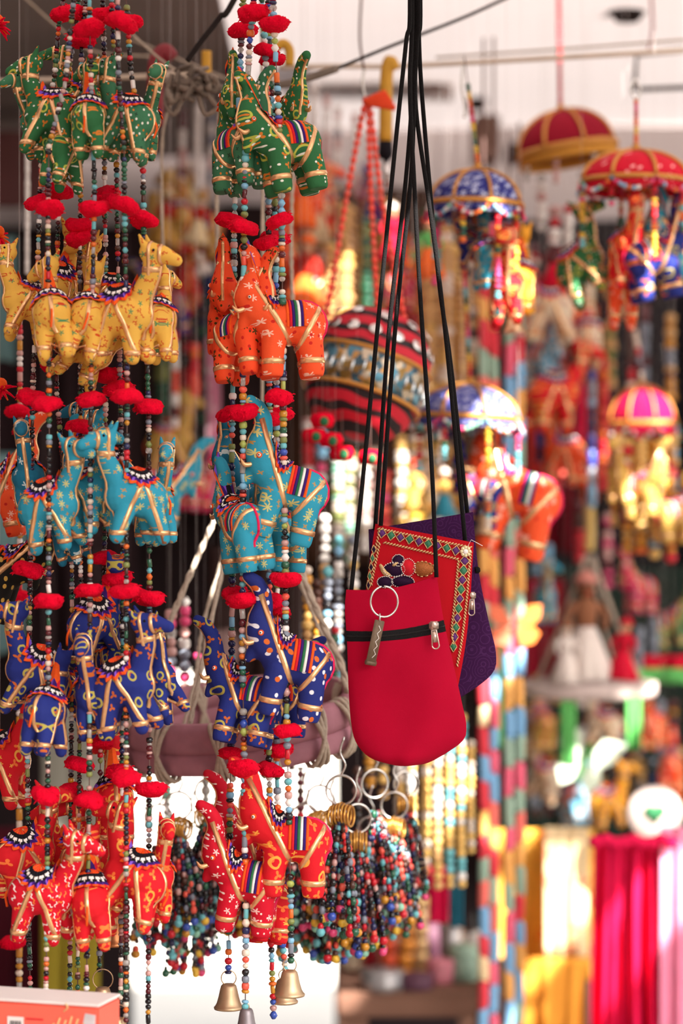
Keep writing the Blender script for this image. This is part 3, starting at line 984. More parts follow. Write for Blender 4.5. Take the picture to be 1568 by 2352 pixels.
strand('E', 'rightmost bead strand of the elephant column with turquoise and black beads', [(625, -30), (632, 120), (637, 200), (646, 420), (648, 650), (650, 880), (651, 1050), (655, 1280), (656, 1500), (659, 1700), (663, 1850), (668, 2090), (668, 2205)], E - .05, 18, RIGHTPAL,
       [(630, 56), (642, 507), (642, 913), (657, 1330), (660, 1680)], GR)

bell(525, 2316, E + .01, 'brass', 1.0, 'wide brass bell at the bottom left of the elephant column', .008)
bell(665, 2286, E - .05, 'brass', 1.0, 'wide brass bell at the bottom right of the elephant column', .007)
bell(652, 2302, E + .03, 'brass', .95, 'brass bell half hidden behind the right bell of the elephant column', .006)
bell(566, 2372, E - .04, 'grey', .9, 'dull grey bell cut by the lower edge of the picture', .003)
bell(260, 2170, C + .08, 'copper', 1.15, 'copper coloured bell hanging in shade behind the camel strands', .006)
bell(236, 2318, C + .03, 'brass', .88, 'brass bell beside the end of the orange carton', .012)
bell(272, 2388, C - .04, 'brass', .85, 'small brass bell at the bottom of the camel column', .009)

# the beam the strands and straps hang from
BEAMWOOD = mat('beam_wood', '#6b5546', .8, 0, .3, 20, .4)
beam = MB()
beam.tube([(-1.72, 2.55, BEAM_Z + .028), (-.6, 2.555, BEAM_Z + .034), (.5, 2.55, BEAM_Z + .03), (1.72, 2.56, BEAM_Z + .03)], [.027, .03, .028, .026], BEAMWOOD, 14)
tag(beam.build('roof_pole'), 'round wooden pole under the awning that carries the strands', 'pole')

# ------------------------------------------------------------------ the three pouches, their straps, and the key ring
def sample(poly, n):
    pts = smooth_path([(x, y, 0) for x, y in poly], 8)
    L = [0.0]
    for a, b in zip(pts, pts[1:]):
        L.append(L[-1] + (b - a).length)
    out = []
    for i in range(n + 1):
        t = L[-1] * i / n
        k = max(j for j in range(len(L)) if L[j] <= t + 1e-9)
        k = min(k, len(pts) - 2)
        f = (t - L[k]) / max(1e-9, L[k + 1] - L[k])
        out.append(pts[k].lerp(pts[k + 1], min(1, f)))
    return out


class Pouch:
    """a flat sewn bag: two cloth shells that meet at the side and bottom seams, from a left and a right edge"""
    def __init__(self, left, right, d, thick, skew=0.0, wrinkle=.0012, seed=1, sag=0.0):
        self.sag = sag
        self.n, self.m = 40, 28
        self.L, self.Rr = sample(left, self.n), sample(right, self.n)
        self.d, self.thick, self.skew, self.wr = d, thick, skew, wrinkle
        q = random.Random(seed)
        self.ph = [q.uniform(0, 6.28) for _ in range(6)]

    def point(self, u, v, side=-1, lift=0.0):
        j = min(self.n - 1e-6, max(0, v * self.n))
        k = int(j)
        f = j - k
        a = self.L[k].lerp(self.L[k + 1], f)
        b = self.Rr[k].lerp(self.Rr[k + 1], f)
        p = a.lerp(b, u)
        p.y += self.sag * math.sin(math.pi * u) * max(0, 1 - v * 3.5)
        prof = (max(0.0, math.sin(math.pi * u)) ** .6) * (max(0.0, min(1.0, (1 - v) * 6)) ** .5) * (0.35 + 0.65 * min(1.0, v * 2.2))
        w = P(p.x, p.y, self.d)
        y = side * self.thick * .5 * prof
        y += self.wr * prof * (math.sin(u * 9 + v * 5 + self.ph[0]) + math.sin(v * 11 - u * 4 + self.ph[1]) * .7 + math.sin(u * 17 + v * 15 + self.ph[2]) * .3)
        w.y += y + side * lift + self.skew * (u - .5)
        return w

    def shell(self, mb, m):
        for side in (-1, 1):
            vs, fs = [], []
            for j in range(self.n + 1):
                for i in range(self.m + 1):
                    vs.append(self.point(i / self.m, j / self.n, side, .0004))
            w = self.m + 1
            for j in range(self.n):
                for i in range(self.m):
                    q = (j * w + i, j * w + i + 1, (j + 1) * w + i + 1, (j + 1) * w + i)
                    fs.append(q if side < 0 else q[::-1])
            mb.add(vs, fs, m)

    def line(self, mb, uv, r, m, lift=.001, n=8, seg=6):
        pts = smooth_path([(a, b, 0) for a, b in uv], n)
        mb.tube([self.point(p.x, p.y, -1, lift) for p in pts], r, m, seg)

    def band(self, mb, v0, v1, m, lift=.0012, n=26, u0=0.0, u1=1.0, rows=3):
        """a strip of tape sewn across; v0 and v1 are functions of u"""
        vs, fs = [], []
        for i in range(n + 1):
            u = u0 + (u1 - u0) * i / n
            for k in range(rows + 1):
                v = v0(u) + (v1(u) - v0(u)) * k / rows
                vs.append(self.point(u, v, -1, lift * (1 if 0 < k < rows else .4)))
        w = rows + 1
        for i in range(n):
            for k in range(rows):
                fs.append((i * w + k, i * w + k + 1, (i + 1) * w + k + 1, (i + 1) * w + k))
        mb.add(vs, fs, m)

    def inv(self, px, py):
        """find u, v of a pixel on the front"""
        q = Vector((px, py, 0))

        def at(v):
            j = min(self.n - 1e-6, max(0, v * self.n))
            k = int(j)
            a = self.L[k].lerp(self.L[k + 1], j - k)
            b = self.Rr[k].lerp(self.Rr[k + 1], j - k)
            ab = b - a
            if ab.length < 1:
                return 1e9, .5, v
            u = max(0, min(1, (q - a).dot(ab) / ab.length_squared))
            return (a.lerp(b, u) - q).length, u, v
        best = min(at(j / self.n) for j in range(self.n + 1))
        best = min([best] + [at(best[2] + (k - 10) / (10 * self.n)) for k in range(21)])
        return best[1], min(1, max(0, best[2]))


def canvas_cloth(name, col, dark, scale=1500, swirl=False):
    t = NT(name)
    co = t.coords()
    nz = t.noise(co, 14.0, 3.0)
    c = t.mix(nz, lin(dark), lin(col))
    if swirl:
        wv = t.n('ShaderNodeTexVoronoi', feature='F1')
        t.put(wv.inputs['Vector'], co)
        wv.inputs['Scale'].default_value = 70
        rg = t.math('LESS_THAN', t.math('ABSOLUTE', t.math('SUBTRACT', t.math('FRACT', t.math('MULTIPLY', wv.outputs['Distance'], 5.0)), .5)), .12)
        c = t.mix(t.math('MULTIPLY', rg, .2), c, lin('#6a3a78'))
    t.put(t.bsdf.inputs['Base Color'], c)
    t.bsdf.inputs['Roughness'].default_value = .85
    t.bsdf.inputs['Specular IOR Level'].default_value = .12
    t.bump(t.noise(co, scale, 2.0), .3, .0006)
    return t.m


PD = 2.57
RED1 = canvas_cloth('crimson_canvas', '#b2002b', '#960024')
RED2 = canvas_cloth('red_embroidered_cloth', '#c01220', '#a80d1a')
PURP = canvas_cloth('purple_brocade', '#3d1646', '#311138', 1200, True)
GOLDTHREAD = mat('gold_thread', '#e2bd86', .45, .35, .2, 900, .5)
LACE = mat('leather_brown', '#6b5643', .6, 0, .25, 300, .2)
GREENTHREAD = mat('green_thread', '#2f7a58', .6, 0, .3, 1500, .4)
PURPLETHREAD = mat('purple_thread', '#5c1f72', .6, 0, .3, 1500, .4)
INK = mat('dark_purple_thread', '#2a0f30', .7, 0, .3, 900, .3)
CHROME = mat('zip_metal', '#d6bfb2', .28, .9, .1, 200)

# front crimson pouch
pr = Pouch([(795, 1354), (792, 1400), (797, 1480), (800, 1580), (806, 1660), (818, 1706), (850, 1740), (905, 1757), (930, 1758)],
           [(1003, 1322), (1010, 1370), (1020, 1430), (1040, 1520), (1062, 1620), (1071, 1668), (1060, 1705), (985, 1752), (932, 1758)], PD - .028, .030, .006, .0022, 3, 13)
o1 = thing('pouch', 'crimson cloth pouch with a black zip, frontmost of the three pouches', 'pouch', P(930, 1758, PD - .028), group=None)
base1 = o1.location.copy()


def finish(mb, name, root, base):
    mb.v = [q - base for q in mb.v]
    return mb.build(name, root)


mb = MB()
pr.shell(mb, RED1)
finish(mb, 'cloth', o1, base1)


def zipper(u):
    y = 1448 + (u ** 1.0) * -24 + 6 * math.sin(u * math.pi)
    return pr.inv(795 + u * 222, y)[1]


zv = [zipper(i / 20) for i in range(21)]
zf = lambda u: zv[min(20, int(round(u * 20)))] if False else (zv[int(min(19, u * 20))] * (1 - (u * 20 - int(min(19, u * 20)))) + zv[int(min(19, u * 20)) + 1] * (u * 20 - int(min(19, u * 20))))
mb = MB()
pr.band(mb, zf, lambda u: zf(u) + .050, mat('zip_tape', '#171517', .8, 0, .3, 900, .5), .0018)
finish(mb, 'zip', o1, base1)
mb = MB()
pr.line(mb, [(i / 20, zf(i / 20) + .025) for i in range(21)], .0009, mat('zip_teeth', '#0e0d0e', .5, 0, .3, 2000, 1.0), .0022, 2)
finish(mb, 'zip_teeth', o1, base1)


def zip_pull(px, py, d, sc, root, base, tilt):
    """slider body and the pull tab with its round hole"""
    p = P(px, py, d)
    s = K * d * sc
    rot = Matrix.Rotation(math.radians(tilt), 4, 'Y')
    mb = MB()
    mb.box(p, (22 * s, .0035, 20 * s), CHROME, None, 3 * s)
    mb.ball(p + Vector((0, -.003, 2 * s)), 6.5 * s, CHROME, 12, 8, (1, .5, 1.2))
    sl = finish(mb, 'zip_slider', root, base)
    mb = MB()
    c = p + Vector((0, -.004, -10 * s))
    ww, ln = 7.0 * s, 42 * s
    outl = []
    for i in range(13):
        a = math.pi + math.pi * i / 12
        outl.append(Vector((ww * 1.15 * math.cos(a), 0, -ln + ww + ww * 1.15 * math.sin(a))))
    outl += [Vector((ww * .75, 0, 0)), Vector((-ww * .75, 0, 0))]
    outl.append(outl[0])
    mb.tube([c + rot @ q for q in outl], 1.7 * s, CHROME, 6)
    mb.box(c + rot @ Vector((0, .0003, -ln * .36)), (ww * 1.5, .0012, ln * .62), CHROME, rot)
    finish(mb, 'pull_tab', root, base)


zip_pull(996, 1437, PD - .0405, 1.0, o1, base1, -6)

# the embroidered red pouch behind it
pe = Pouch([(862, 1203), (852, 1270), (842, 1340), (832, 1430), (818, 1520), (808, 1560), (840, 1640), (905, 1668), (940, 1670)],
           [(1087, 1246), (1083, 1310), (1078, 1390), (1068, 1480), (1054, 1560), (1045, 1600), (1030, 1645), (985, 1668), (942, 1670)], PD, .012, -.012, .0008, 9)
o2 = thing('pouch', 'red pouch with gold embroidered border and elephant motif, between the other pouches', 'pouch', P(942, 1670, PD))
base2 = o2.location.copy()
mb = MB()
pe.shell(mb, RED2)
finish(mb, 'cloth', o2, base2)


def rope_line(a, b, r=.0011):
    """gold couched rope: a twisted line of slanting stitches between two pixels"""
    mb = MB()
    n = max(6, int((Vector(a) - Vector(b)).length / 7.0))
    ua, va = pe.inv(*a)
    ub, vb = pe.inv(*b)
    for i in range(n):
        t = (i + .5) / n
        u, v = ua + (ub - ua) * t, va + (vb - va) * t
        p = pe.point(u, v, -1, .0012)
        q = pe.point(min(1, u + (ub - ua) / n), min(1, v + (vb - va) / n), -1, .0012)
        d = (q - p)
        d = d.normalized() if d.length > 1e-9 else Vector((1, 0, 0))
        s = Vector((-d.z, 0, d.x))
        e = d * r * 1.5 + s * r * 1.2
        mb.tube([p - e, p + Vector((0, -.0005, 0)), p + e], [r * .5, r * .85, r * .5], GOLDTHREAD, 6)
    finish(mb, 'rope_stitch', o2, base2)['kind'] = 'stuff'


for a, b in (((866, 1214), (1082, 1258)), ((880, 1246), (1052, 1284)), ((872, 1218), (862, 1262)), ((872, 1246), (852, 1345)), ((1080, 1262), (1048, 1530)), ((1052, 1286), (1036, 1440)), ((1036, 1440), (1040, 1480))):
    rope_line(a, b)


def diamond(px, py, w, h, m, tilt):
    mb = MB()
    c, s = math.cos(tilt), math.sin(tilt)
    pts = [(0, -h), (w, 0), (0, h), (-w, 0)]
    ring = []
    for x, y in pts:
        u, v = pe.inv(px + x * c - y * s, py + x * s + y * c)
        ring.append(pe.point(u, v, -1, .0014))
    cen = pe.point(*pe.inv(px, py), -1, .0030)
    back = [q + Vector((0, .0018, 0)) for q in ring]
    mb.add([cen] + ring + back, [(0, 2, 1), (0, 3, 2), (0, 4, 3), (0, 1, 4), (1, 2, 6, 5), (2, 3, 7, 6), (3, 4, 8, 7), (4, 1, 5, 8)], m)
    o = finish(mb, 'diamond_patch', o2, base2)
    st = MB()
    for k in range(4):
        st.tube([ring[k] * 1.0 + Vector((0, -.0006, 0)), ring[(k + 1) % 4] + Vector((0, -.0006, 0))], .0005, GOLDTHREAD, 5)
    st.v = [q - base2 for q in st.v]
    st.build('diamond_stitch', o)


for k in range(9):
    t = k / 8
    diamond(877 + t * 169, 1224 + t * 40, 10, 12, PURPLETHREAD if k % 2 == 0 else GREENTHREAD, .18)
for k in range(10):
    t = k / 9
    diamond(1066 - t * 26, 1288 + t * 196, 11 - t * 3, 13, PURPLETHREAD if k % 2 == 0 else GREENTHREAD, .05)
for k in range(5):
    t = k / 4
    diamond(858 - t * 13, 1262 + t * 82, 6, 11, (INK, GREENTHREAD)[k % 2], 0)  # darker purple thread puts the left border's shade into its colour


def stitch_patch(name, outline, m, lift, r=.0006, thread=None, dash=True):
    """a filled satin-stitch shape with a running-stitch outline"""
    mb = MB()
    pts = smooth_path([(x, y, 0) for x, y in outline + outline[:1]], 5)[:-1]
    ring = [pe.point(*pe.inv(q.x, q.y), -1, lift) for q in pts]
    cx = sum(q.x for q in pts) / len(pts)
    cy = sum(q.y for q in pts) / len(pts)
    cen = pe.point(*pe.inv(cx, cy), -1, lift + .0008)
    n = len(ring)
    back = [q + Vector((0, lift + .0004, 0)) for q in ring]
    mb.add([cen] + ring + back, [(0, 1 + (i + 1) % n, 1 + i) for i in range(n)] + [(1 + i, 1 + (i + 1) % n, 1 + n + (i + 1) % n, 1 + n + i) for i in range(n)], m)
    o = finish(mb, name, o2, base2)
    if thread:
        st = MB()
        for i in range(0, n, 2 if dash else 1):
            st.tube([ring[i] + Vector((0, -.0005, 0)), ring[(i + 1) % n] + Vector((0, -.0005, 0))], r, thread, 5)
        st.v = [q - base2 for q in st.v]
        st.build('running_stitch', o)['kind'] = 'stuff'


# the embroidered elephant: head, ear, trunk, howdah; its lower half is behind the front pouch
def oval(cx, cy, rx, ry, n=10):
    return [(cx + rx * math.cos(6.2832 * k / n), cy + ry * math.sin(6.2832 * k / n)) for k in range(n)]


stitch_patch('body_motif', oval(884, 1337, 18, 13), INK, .0010, .0006, WHITE)
stitch_patch('body_motif', oval(925, 1336, 26, 14), INK, .0010, .0006, WHITE)
stitch_patch('head_motif', oval(905, 1308, 25, 16), INK, .0013, .0006, WHITE)
stitch_patch('crown_motif', oval(914, 1287, 14, 13), INK, .0015, .0006, WHITE)
stitch_patch('ear_motif', oval(937, 1303, 16, 20), REDT, .0019, .0006, WHITE)
stitch_patch('howdah_motif', [(948, 1308), (954, 1293), (975, 1290), (996, 1300), (992, 1316), (965, 1324)], mat('howdah_thread', '#b0642f', .6, .2, .4, 900, .5), .0013, .0007, GOLDTHREAD)
stitch_patch('trunk_motif', [(870, 1298), (876, 1296), (888, 1312), (898, 1320), (892, 1325), (878, 1318)], GOLDTHREAD, .0014)
stitch_patch('eye_motif', [(900, 1298), (908, 1292), (914, 1291), (910, 1298), (903, 1301)], GOLDTHREAD, .0024)
rt = thing('sequin_rosette', 'cream sequin rosette at the upper right corner of the embroidered pouch', 'rosette', pe.point(*pe.inv(1068, 1266), -1, .002))
mb = MB()
SEQ = mat('cream_sequin', '#e0cba0', .35, .5, .2, 400)
for k in range(8):
    a = k * math.pi / 4
    mb.ball((.0042 * math.cos(a), -.0006, .0042 * math.sin(a)), .0022, SEQ, 8, 5, (1, .5, 1))
mb.build('petals', rt)['kind'] = 'stuff'
MB().ball((0, -.0012, 0), .0028, WHITE, 10, 6, (1, .5, 1)).build('centre', rt)
MB().tube([(.002, 0, .005), (.006, -.001, .0125), (.018, -.002, .006)], .0003, WHITE, 5).build('loose_thread', rt)

# the purple pouch at the back
pp = Pouch([(846, 1216), (850, 1330), (856, 1450), (862, 1560), (880, 1612), (930, 1632), (985, 1634)],
           [(1085, 1176), (1098, 1310), (1120, 1420), (1138, 1500), (1128, 1548), (1062, 1598), (990, 1634)], PD + .03, .012, -.01, .0012, 15)
o3 = thing('pouch', 'purple swirl-patterned pouch hanging at the back of the three pouches', 'pouch', P(985, 1634, PD + .03))
base3 = o3.location.copy()
mb = MB()
pp.shell(mb, PURP)
finish(mb, 'cloth', o3, base3)
mb = MB()
pp.line(mb, [(.97, .245), (1.0, .245)], .0035, BLACKCORD, .001)
finish(mb, 'zip_end', o3, base3)
zip_pull(1083, 1368, PD - .004, .85, o3, base3, 2)

# straps: black cords that run together at the top
sg = 'black pouch straps'


def strap(label, pts, ds, r=.0023):
    n = len(pts)
    path = [P(x, y, ds[0] + (ds[1] - ds[0]) * i / (n - 1)) for i, (x, y) in enumerate(pts)]
    top = path[0]
    path = [Vector((top.x * .9 + .002, 2.52, BEAM_Z - .002))] + path
    sp = smooth_path(path, 8)
    mb = MB()
    base = sp[-1].copy()
    mb.tube([q - base for q in sp], r, BLACKCORD, 8, True, .8)
    o = mb.build('strap')
    o.location = base
    tag(o, label, 'strap', sg)


strap('black strap from the left corner of the crimson pouch', [(941, 0), (932, 100), (908, 330), (870, 720), (828, 1150), (806, 1358)], (2.53, PD - .028))
strap('black strap from the right corner of the crimson pouch', [(946, 0), (941, 200), (951, 420), (966, 700), (990, 1050), (1002, 1326)], (2.535, PD - .032))
strap('black strap from the left corner of the purple pouch', [(951, 0), (947, 200), (931, 420), (893, 760), (861, 1218)], (2.55, PD + .03))
strap('black strap from the left corner of the embroidered pouch', [(954, 0), (949, 300), (937, 480), (907, 760), (874, 1208)], (2.545, PD - .002))
strap('black strap from the right corner of the embroidered pouch', [(961, 0), (957, 100), (955, 250), (987, 480), (1022, 760), (1068, 1245)], (2.54, PD + .002))
strap('black strap from the right corner of the purple pouch', [(965, 0), (962, 90), (972, 260), (1007, 640), (1034, 830), (1073, 1180)], (2.555, PD + .032))

# key ring with a leather fob, hanging in front of the crimson pouch
kr = thing('key_ring', 'open silver key ring with a brown leather fob on the crimson pouch', 'key ring', P(882, 1382, PD - .052))
mb = MB()
tilt = Matrix.Rotation(math.radians(14), 4, 'Z')
mb.ring((0, 0, 0), .0150, .0011, SILVER, 'y', 40, 8, tilt @ Matrix.Diagonal((.98, 1, 1.06, 1)), .94, math.radians(112))
mb.ring((0, .002, 0), .0150, .0011, SILVER, 'y', 40, 8, tilt @ Matrix.Diagonal((.98, 1, 1.06, 1)), .94, math.radians(100))
mb.build('ring', kr)
fob = MB()
c0, c1 = P(872, 1425, PD - .052) - kr.location, P(851, 1522, PD - .052) - kr.location
ax = (c1 - c0).normalized()
ang = math.atan2(-ax.x, -ax.z)
fr = Matrix.Rotation(ang, 4, 'Y') @ Matrix.Rotation(math.radians(28), 4, 'Z')
mid = (c0 + c1) / 2
LN = (c1 - c0).length
for s, w in ((-1, .0115), (1, .0115)):
    fob.box(mid + Vector((0, s * .0020, 0)), (w, .0016, LN), LACE, fr, .0006)
fob.tube([c1 + fr @ Vector((-.0057, 0, 0)), c1 + fr @ Vector((.0057, 0, 0))], .0029, LACE, 10)
fob.ring(c0 + Vector((0, 0, .003)), .004, .001, SILVER, 'x', 16, 6)
fo = fob.build('leather_fob', kr)
st = MB()
zz = []
for i in range(9):
    t = .12 + .76 * i / 8
    zz.append(c0.lerp(c1, t) + fr @ Vector(((.0016 if i % 2 else -.0016), -.0033, 0)))
st.tube(zz, .0004, WHITE, 5)
st.build('zigzag_stitch', fo)

# ------------------------------------------------------------------ builders for the stall behind
def garland(label, px, y0, y1, d, size, palette, shapes='round', cat='garland', name='bead_garland', group=None, lean=0.0, single=False, metal=None, hang=True):
    """a hanging string of beads; single = every bead an object of its own"""
    pal = palette.split()
    sh = shapes.split()
    top = P(px, y0, d)
    root = thing(name, label, cat, top, (0, 0, 0), group)
    rr = random.Random(int(px * 13 + y0 * 7 + d * 100))
    s = K * d
    L = (y1 - y0) * s
    cord = [(0, 0, 0), (lean * L * .5 + rr.uniform(-1, 1) * 3 * s, 0, -L / 2), (lean * L, 0, -L)]
    MB().tube(smooth_path(cord, 4), .0007, STRING, 5).build('cord', root)
    MB().tube([(0, 0, 0), (0, 0, ROOF_Z - .005 - top.z)], .0001, THREAD, 4).build('thread', root)
    path = smooth_path(cord, 4)
    mb = MB()
    z, last = 0.0, None
    while z < L:
        shape = rr.choice(sh)
        r = size * .5 * s * rr.uniform(.85, 1.12)
        hl = SHAPES[shape][1] * r
        z += hl
        t = min(1, z / L)
        k = min(len(path) - 2, int(t * (len(path) - 1)))
        p = path[k].lerp(path[k + 1], t * (len(path) - 1) - k)
        c = rr.choice(pal)
        m = _mats.get('bead_' + c) or _mats[c]
        if single:
            b = link('bead', bead_mesh(shape, c), root, (p.x, p.y, -z), (0, 0, rr.uniform(0, 6)), (r, r, r))
        else:
            mx = Matrix.Translation((p.x, p.y, -z)) @ Matrix.Rotation(rr.uniform(-.2, .2), 4, 'X') @ Matrix.Diagonal((r, r, r, 1))
            mb.lathe(SHAPES[shape][0], m, 8, mx)
        z += hl * 1.05
    if not single:
        mb.build('beads', root)['kind'] = 'stuff'
    return root


def cloth(label, px0, y0, px1, y1, d, m, folds=5, amp=.012, cat='cloth', name='hanging_cloth', flare=0.0, seed=1, group=None, hem=None, sag=0.0):
    """a hanging cloth with real folds and thickness"""
    rr = random.Random(seed * 17 + int(px0))
    a, b = P(px0, y0, d), P(px1, y1, d)
    W, H = b.x - a.x, a.z - b.z
    nu, nv = max(16, folds * 8), 14
    ph = rr.uniform(0, 6)
    root_loc = Vector(((a.x + b.x) / 2, d, a.z))
    vs, fs = [], []
    th = .002
    for side in (0, 1):
        for j in range(nv + 1):
            v = j / nv
            for i in range(nu + 1):
                u = i / nu - .5
                x = u * W * (1 + flare * v)
                y = amp * (.35 + .65 * v) * (math.sin(u * folds * 6.28 + ph + .8 * math.sin(v * 3) + 1.6 * math.sin(u * 4 + ph)) * (.6 + .4 * math.sin(u * 11 + ph * 3)) + .4 * math.sin(u * folds * 12 + ph * 2 + v * 2 + math.sin(u * 7)))
                z = -v * H - sag * (1 - 4 * u * u) * (1 - v) + .01 * H * math.sin(u * 9 + ph) * v
                vs.append((x, y + side * th, z))
    w = nu + 1
    off = (nu + 1) * (nv + 1)
    for j in range(nv):
        for i in range(nu):
            q = (j * w + i, (j + 1) * w + i, (j + 1) * w + i + 1, j * w + i + 1)
            fs.append(q)
            fs.append(tuple(x + off for x in q[::-1]))
    edge = [j * w for j in range(nv + 1)] + [nv * w + i for i in range(1, nu + 1)] + [j * w + nu for j in range(nv - 1, -1, -1)] + [i for i in range(nu - 1, 0, -1)]
    for i in range(len(edge)):
        p, q = edge[i], edge[(i + 1) % len(edge)]
        fs.append((p, p + off, q + off, q))
    o = MB().add(vs, fs, m).build(name)
    o.location = root_loc
    tag(o, label, cat, group)
    for e in (-.46, .46):
        MB().tube([(e * W, 0, -.004), (e * W, 0, ROOF_Z - .005 - a.z)], .0001, THREAD, 4).build('hanging_thread', o)
    return o


RIBGOLD = mat('umbrella_gold_braid', '#c98a3c', .5, .35, .2, 300, .3)


def umbrella(label, px, ytop, yrim, w, d, panel_m, tilt, strings, loops=True, fringe=None, hang_top=None, hang_pal='red orange yellow green pink', stub=None):
    """small embroidered cloth umbrella: eight panels, gold braid ribs, a rim band, swags and strings of beads"""
    s = K * d
    top, R_, H = P(px, ytop, d), w * .5 * s, (yrim - ytop) * s
    root = thing('hanging_umbrella', label, 'umbrella', top, (0, math.radians(tilt), 0), 'small embroidered umbrellas')
    n = 8

    def prof(t):
        a = t * math.pi / 2
        return R_ * math.sin(a) ** .9, -H * (1 - math.cos(a)) ** .9
    # one panel, shared
    vs, fs = [], []
    nv, nu = 9, 6
    for side, k in ((0, 1.0), (1, .965)):
        for j in range(nv + 1):
            r, z = prof(j / nv)
            for i in range(nu + 1):
                a = (i / nu - .5) * 2 * math.pi / n
                bulge = 1 - .035 * math.cos(a * n / 2) * 0 - .03 * (1 - abs(i / nu - .5) * 2)
                vs.append((r * k * math.cos(a) * bulge, r * k * math.sin(a) * bulge, z - (1 - k) * H * .6 + .012 * H * math.cos(a * n) * (j / nv)))
    wv, off = nu + 1, (nu + 1) * (nv + 1)
    for j in range(nv):
        for i in range(nu):
            q = (j * wv + i, (j + 1) * wv + i, (j + 1) * wv + i + 1, j * wv + i + 1)
            fs.append(q)
            fs.append(tuple(x + off for x in q[::-1]))
    for i in range(nu):
        p, q = nv * wv + i, nv * wv + i + 1
        fs.append((p, p + off, q + off, q))
    pm = MB().add(vs, fs, panel_m).mesh('canopy_panel')
    rib = MB()
    pts = []
    for j in range(11):
        r, z = prof(j / 10)
        pts.append((r * 1.012, 0, z + .0015))
    rib.tube(pts, R_ * .036, RIBGOLD, 8, True, 1.0)
    for v in rib.v:
        pass
    rm = rib.mesh('rib')
    for k in range(n):
        a = 2 * math.pi * (k + .5) / n + .25
        link('canopy_panel', pm, root, None, (0, 0, a))
        link('rib', rm, root, None, (0, 0, a + math.pi / n), None)
    band = MB()
    bh = H * .16
    band.lathe([(R_ * 1.0, -H + bh * .4), (R_ * 1.025, -H), (R_ * 1.03, -H - bh * .5), (R_ * .985, -H - bh * .55), (R_ * .97, -H)], RIBGOLD, 40, close=True)
    band.build('rim_band', root)
    val = MB()
    val.lathe([(R_ * .99, -H - bh * .4), (R_ * 1.0, -H - bh * 2.1), (R_ * .985, -H - bh * 2.1), (R_ * .975, -H - bh * .4)], fringe or panel_m, 48, close=True, wob=lambda a, z: 1 + .012 * math.sin(a * 24))
    val.build('valance', root)
    MB().lathe([(0, .012), (.006, .009), (.004, .003), (.008, -.002), (0, -.003)], RIBGOLD, 10).build('finial', root)
    if hang_top is not None:
        tp = P(hang_top[0], hang_top[1], d) - top
        tp = Matrix.Rotation(-math.radians(tilt), 3, 'Y') @ tp
        pth = [Vector((0, 0, .01)), tp]
        c = MB().tube(pth, .0009, STRING, 5).build('hanging_cord', root)
        L = (tp - pth[0]).length
        rr = random.Random(int(px))
        pal = hang_pal.split()
        z, i = .004, 0
        stop = L * (stub or 1.0)
        while z < stop:
            r = 5.6 * s * rr.uniform(.85, 1.1)
            link('bead', bead_mesh('barrel', pal[(i // 2) % len(pal)]), c, pth[0].lerp(tp, z / L), (0, 0, 0), (r, r, r))
            z += r * 1.7
            i += 1
    rr = random.Random(int(px * 3 + ytop))
    if loops:
        cols = 'pink sky orange mint red white'.split()
        for k in range(n):
            a0, a1 = 2 * math.pi * k / n + .25, 2 * math.pi * (k + 1) / n + .25
            mb = MB()
            pts = []
            for i in range(11):
                t = i / 10
                a = a0 + (a1 - a0) * t
                pts.append(Vector((R_ * 1.035 * math.cos(a), R_ * 1.035 * math.sin(a), -H - bh * .6 - H * .34 * math.sin(math.pi * t))))
            for p, c_ in zip(pts, (rr.choice(cols) for _ in pts)):
                mb.ball(p, 5.4 * s, _mats['bead_' + c_], 8, 5)
            mb.tube(pts, .0006, STRING, 4)
            mb.build('bead_swag', root)['kind'] = 'stuff'
    for ang, len_px, rad, pal in strings:
        pl = pal.split()
        a = math.radians(ang)
        c = link('bead_string', MB().tube([(0, 0, 0), (0, 0, -len_px * s)], .0007, STRING, 5).mesh('bead_string'), root,
                 (R_ * rad * math.cos(a), R_ * rad * math.sin(a), -H - bh * .5), (0, -math.radians(tilt), 0))
        z, i = 0.0, 0
        cur = pl[0]
        while z < len_px * s:
            if rr.random() < .45:
                cur = rr.choice(pl)
            r = rr.uniform(6.5, 8.5) * s
            link('bead', bead_mesh(rr.choice(('round', 'barrel', 'disc')), cur), c, (0, 0, -z), None, (r, r, r))
            z += r * 1.6
            i += 1
    return root


SKINS = [mat('puppet_face', '#c99b78', .7), mat('puppet_face_dark', '#8a5b42', .7), mat('puppet_face_pale', '#e3d2c0', .7)]


